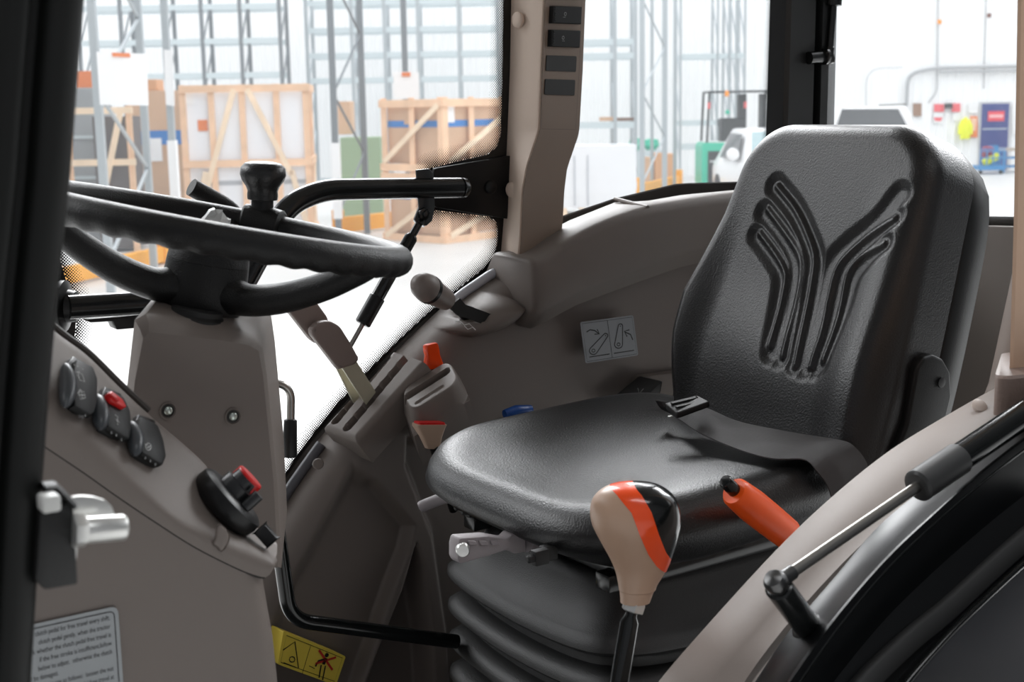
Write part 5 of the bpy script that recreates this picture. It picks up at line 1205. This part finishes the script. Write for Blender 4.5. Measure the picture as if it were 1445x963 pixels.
for y, s in ((0, .985), (.06, 1.0), (2.6, 1.0), (3.0, .85)): rings.append([(x*.95, y+(.35*max(0, z-1.1) if y < 1 else 0), z*k*(s if z > 1 else 1)) for x, z in prof])
g = G(); g.loft(rings); sv.part('body', g, CWH, sharp=40)
q = [sv.lp(x, y, Vs-.02) for x, y in [(1181, 182), (1192, 154), (1272, 154), (1284, 182)]]; q = [p+np.array([0, .35*max(0, p[2]/k-1.1)-.01, 0]) for p in q]
sv.part('rear_window', G().prism(q, (0, .02, 0)), CWIN)
sv.part('roof_rail', bar((.70*.95, .4, 1.90*k), (.70*.95, 2.4, 1.88*k), .05, .04), STEELD)
for x in (-.7, .7):
    g = G(); g.lathe((x-.1, .5, .34), (1, 0, 0), [(.18, 0), (.34, .01), (.34, .2), (.1, .21)], 22); sv.part('wheel', g, BLACKR)
for x in (-.86, .86): sv.part('tail_lamp', bx(x-.05, x+.05, -.03, .05, .95*k, 1.25*k), mat('lamp_red', (.5, .02, .02), .3))

# ---- far wall: door, notices, pipes, trolley
Wl = WV-.06
def wallq(name, pts, th, m, label, cat, V=Wl, group=None):
    us = [bgp(x, y, V) for x, y in pts]; cu = np.mean([a for a, b in us]); z0 = min(b for a, b in us); t = HT_(name, cu, V, label, cat, group, z=z0)
    return t, [np.array([a-cu, 0, b-z0]) for a, b in us]
u0, z0 = bgp(1381, 248, Wl); u1, z1 = bgp(1424, 146, Wl)
dr_ = HT_('door', (u0+u1)/2, Wl, 'blue hall door with red sign in the far wall', 'door'); hw = (u1-u0)/2
dr_.part('leaf', bx(-hw, hw, -.04, .0, 0, z1, .005), mat('door_blue', (.025, .045, .21), .45)); dr_.part('door_frame', bx(-hw-.06, hw+.06, -.01, .02, 0, z1+.06), mat('frame_grey', (.55, .56, .57), .5))
zs0, zs1 = bgp(1400, 171, Wl)[1], bgp(1400, 157, Wl)[1]; dr_.part('red_sign', bx(-.55*hw, .65*hw, -.055, -.041, zs0, zs1), mat('sign_red', (.75, .06, .09), .5))
dr_.part('sign_band', bx(-.45*hw, .55*hw, -.06, -.056, zs0+.1, zs1-.1), mat('sign_pink', (.85, .45, .45), .5)); dr_.part('kick_line', bx(-.9*hw, .9*hw, -.045, -.041, bgp(1400, 182, Wl)[1]-.015, bgp(1400, 182, Wl)[1]+.015), ZINCL)
NW = mat('notice_white', (.80, .80, .80), .5); NR = mat('notice_red', (.80, .14, .16), .5)
for k_, (x0, y0, x1, y1, m1, split, lb) in enumerate([(1318, 147, 1332, 158, NR, 0, 'red safety notice on far wall, left of the row'), (1317, 159, 1330, 174, NW, .5, 'white and red safety notice below the left red notice'), (1343, 146, 1355, 158, NR, 0, 'red safety notice on far wall, right of the row'), (1344, 160, 1354, 171, NW, 0, 'plain white notice left of the high visibility jacket'), (1369, 164, 1379, 194, TAG, 0, 'tall orange red notice panel beside the blue door'), (1366, 146, 1380, 160, NW, 0, 'white notice high beside the blue door'), (1428, 148, 1438, 190, NW, 0, 'tall white notice right of the blue door')]):
    t, q = wallq('notice', [(x0, y1), (x1, y1), (x1, y0), (x0, y0)], .02, m1, lb, 'notice'); t.part('sheet', G().prism(q, (0, -.02, 0)), m1)
    if split: t.part('red_text_band', G().prism([q[0]*.8+q[2]*.2, q[1]*.8+q[3]*.2, q[1]*.45+q[2]*.55, q[0]*.45+q[3]*.55], (0, -.026, 0)), NR)
    if lb.startswith('tall orange'): t.part('pictogram', G().prism([q[0]*.7+q[2]*.3, q[1]*.7+q[3]*.3, q[2]*.9+q[0]*.1, q[3]*.9+q[1]*.1], (0, -.026, 0)), mat('notice_cream', (.85, .55, .40), .5))
t, q = wallq('wall_box', [(1333, 153), (1342, 153), (1342, 146), (1333, 146)], .2, DKG, 'small dark box between the two red notices', 'box'); t.part('case', G().prism(q, (0, -.15, 0)), DKG)
# high visibility jacket hanging
t, q = wallq('hi_vis_jacket', [(1353, 196), (1367, 196), (1367, 165), (1353, 165)], .1, YELL, 'yellow high visibility jacket hanging left of the blue door', 'jacket')
wj = q[1][0]; hj = q[2][2]; g = G(); rings = []
for z, a, d in [(0, .95, .10), (.3, .90, .13), (.6, .78, .13), (.8, .6, .11), (.93, .35, .08), (1.0, .18, .05)]: rings.append([(a*wj*math.cos(k*math.pi/8), -.14+d*math.sin(k*math.pi/8)*(1+.2*math.cos(k*2)), z*hj) for k in range(16)])
g.loft(rings); t.part('jacket_body', g, mat('hi_vis_yellow', (.80, .85, .02), .6))
for s in (-1, 1): t.part('sleeve', G().tube([(s*.45*wj, -.14, .88*hj), (s*.85*wj, -.15, .6*hj), (s*.95*wj, -.15, .2*hj)], [.05, .08, .07], 8), mat('hi_vis_yellow', (.80, .85, .02), .6))
# pipes
PIP = mat('conduit_grey', (.40, .41, .42), .5)
def wallpipe(pts, r, label, V=WV-.19):
    P_ = [H(bgp(x, y, V)[0], V, bgp(x, y, V)[1]) for x, y in pts]; g = G(); g.tube(fillet(P_, .7, 6), r, 8); single('conduit', g, PIP, label, 'pipe')
wallpipe([(1279, 150), (1281, 104), (1318, 96), (1500, 92)], .055, 'grey pipe curving along the far wall above the white car')
wallpipe([(1326, 102), (1500, 98)], .03, 'thin grey pipe just below the curved wall pipe')
wallpipe([(1324, -20), (1322, 130), (1310, 145)], .02, 'thin vertical cable down the far wall with amber lamp', WV-.09)
wallpipe([(1392, -20), (1388, 125)], .018, 'faint vertical cable above the blue door', WV-.09)
wallpipe([(1222, 175), (1222, 97), (1274, 95)], .012, 'thin square bend conduit left of the curved wall pipe')
for x, y, m, lb in [(1325, 31, mat('amber_beacon', (.9, .30, .02), .3), 'small amber lamp on the vertical wall cable'), (1395, 22, mat('brown_box', (.18, .07, .05), .5), 'small brown alarm box high on the far wall')]:
    t, q = wallq('wall_lamp' if 'lamp' in lb else 'alarm_box', [(x-2.6, y+3), (x+2.6, y+3), (x+2.6, y-3), (x-2.6, y-3)], .1, m, lb, 'lamp' if 'lamp' in lb else 'box', WV-.15); t.part('case', G().prism(q, (0, -.1, 0), bev=.02), m)
t, q = wallq('wood_board', [(1288, 164), (1300, 164), (1300, 146), (1288, 146)], .03, CARD, 'brown board on the far wall beside the white car roof', 'board'); t.part('board', G().prism(q, (0, -.03, 0)), mat('brown_board', (.30, .18, .12), .6))
# blue trolley
Vt = 38.5; ut = bgp(1400, 248, Vt)[0]; tr_ = HT_('trolley', ut, Vt, 'blue wire trolley with clutter in front of the blue door', 'trolley')
TB = mat('trolley_blue', (.03, .22, .48), .5); hw = bgp(1418, 248, Vt)[0]-ut; ht = bgp(1400, 206, Vt)[1]
tr_.part('deck', bx(-hw, hw, 0, .6, .12, .25), TB); tr_.part('back_panel', bx(.05, hw*.9, .5, .55, .25, ht), TB)
for x in (-hw, -hw*.5, 0, hw*.5, hw-.03): tr_.part('upright_bar', bx(x, x+.03, 0, .03, .25, ht*.8), TB)
for z in (.45, .7, ht*.8): tr_.part('cross_bar', bx(-hw, hw, 0, .03, z, z+.03), TB)
tr_.part('red_bag', G().box((-.05, .3, .62), (.34, .3, .34), None, .1, 2), mat('dark_red_bag', (.25, .02, .06), .6)); tr_.part('yellow_bag', G().box((.02, .2, .42), (.5, .2, .2), [(1, 0, .5), (0, 1, 0), (-.5, 0, 1)], .06, 2), mat('hi_vis_yellow', (.80, .85, .02), .6))
for x in (-hw*.8, hw*.8): g = G(); g.lathe((x, .1, .06), (0, 1, 0), [(.02, 0), (.06, .005), (.06, .04), (.02, .045)], 12); tr_.part('castor', g, BLACKR)
Vn = 39.2; un = bgp(1428, 248, Vn)[0]; bn = HT_('bench', un, Vn, 'blue and timber bench right of the wire trolley', 'bench')
bn.part('bench_top', bx(-.3, 1.4, 0, .6, .62, .70), mat('bench_wood', (.42, .36, .30), .6))
for z in (.15, .4): bn.part('shelf', bx(-.28, 1.38, .02, .58, z, z+.05), TB)
for x in (-.27, .5, 1.3): bn.part('leg', bx(x, x+.06, .02, .08, 0, .62), TB)
# bits on the shelf right of the pillar
for x0, x1, y0, y1, m, lb in [(848, 871, 165, 171, CARD, 'low brown box on the rack shelf, left of two'), (872, 895, 166, 171, mat('dark_brown', (.22, .13, .09), .6), 'low dark box on the rack shelf, right of two')]:
    u0, za = bgp(x0, y1, 32.6); u1, zb = bgp(x1, y0, 32.6); t = HT_('box', (u0+u1)/2, 32.6, lb, 'box', None, z=za); t.part('box', bx(-(u1-u0)/2, (u1-u0)/2, 0, .6, 0, zb-za), m)
for x0, x1, y0, m, lb in [(908, 918, 222, CARD, 'small brown carton behind the rack guard, leftmost of three'), (924, 935, 216, mat('cardboard_orange', (.62, .34, .18), .7), 'small orange carton behind the rack guard, middle of three'), (939, 951, 217, mat('cardboard_orange', (.62, .34, .18), .7), 'small orange carton behind the rack guard, rightmost of three')]:
    carton(lb, x0, x1, y0, 36, .5, m)
u0, z0 = bgp(905, 195, 38); 
gmn = HT_('green_machine', bgp(908, 195, 38.5)[0], 38.5, 'small green machine far behind the rack frame', 'machine'); gmn.part('base', bx(-.5, .6, 0, .7, 0, .85), ZINCL); g = G(); g.lathe((-.2, .3, 1.0), (0, 0, 1), [(.12, -.15), (.2, 0), (.15, .18), (.02, .2)], 12); gmn.part('motor', g, GRN)
g = G(); g.lathe((.25, .3, .98), (0, 0, 1), [(.14, -.13), (.24, 0), (.2, .16), (.02, .2)], 12); gmn.part('motor', g, GRN)

# kinds that repeat carry a group
for ob in bpy.data.objects:
    if ob.parent is None and 'category' in ob:
        base = ob.name.split('.')[0]
        gname = {'pallet_rack': 'pallet racks along the far wall', 'wooden_crate': 'pine crates in the hall', 'carton': 'cartons and cabinets on the hall floor', 'notice': 'notices on the far wall', 'conduit': 'pipes and cables on the far wall', 'rack_guard': 'yellow floor guards', 'flat_lever': 'flat levers in the slot console', 'sign_board': 'white boards on the racks', 'car': 'white cars in the hall', 'rack_upright': 'single rack uprights'}.get(base)
        if gname: ob['group'] = gname
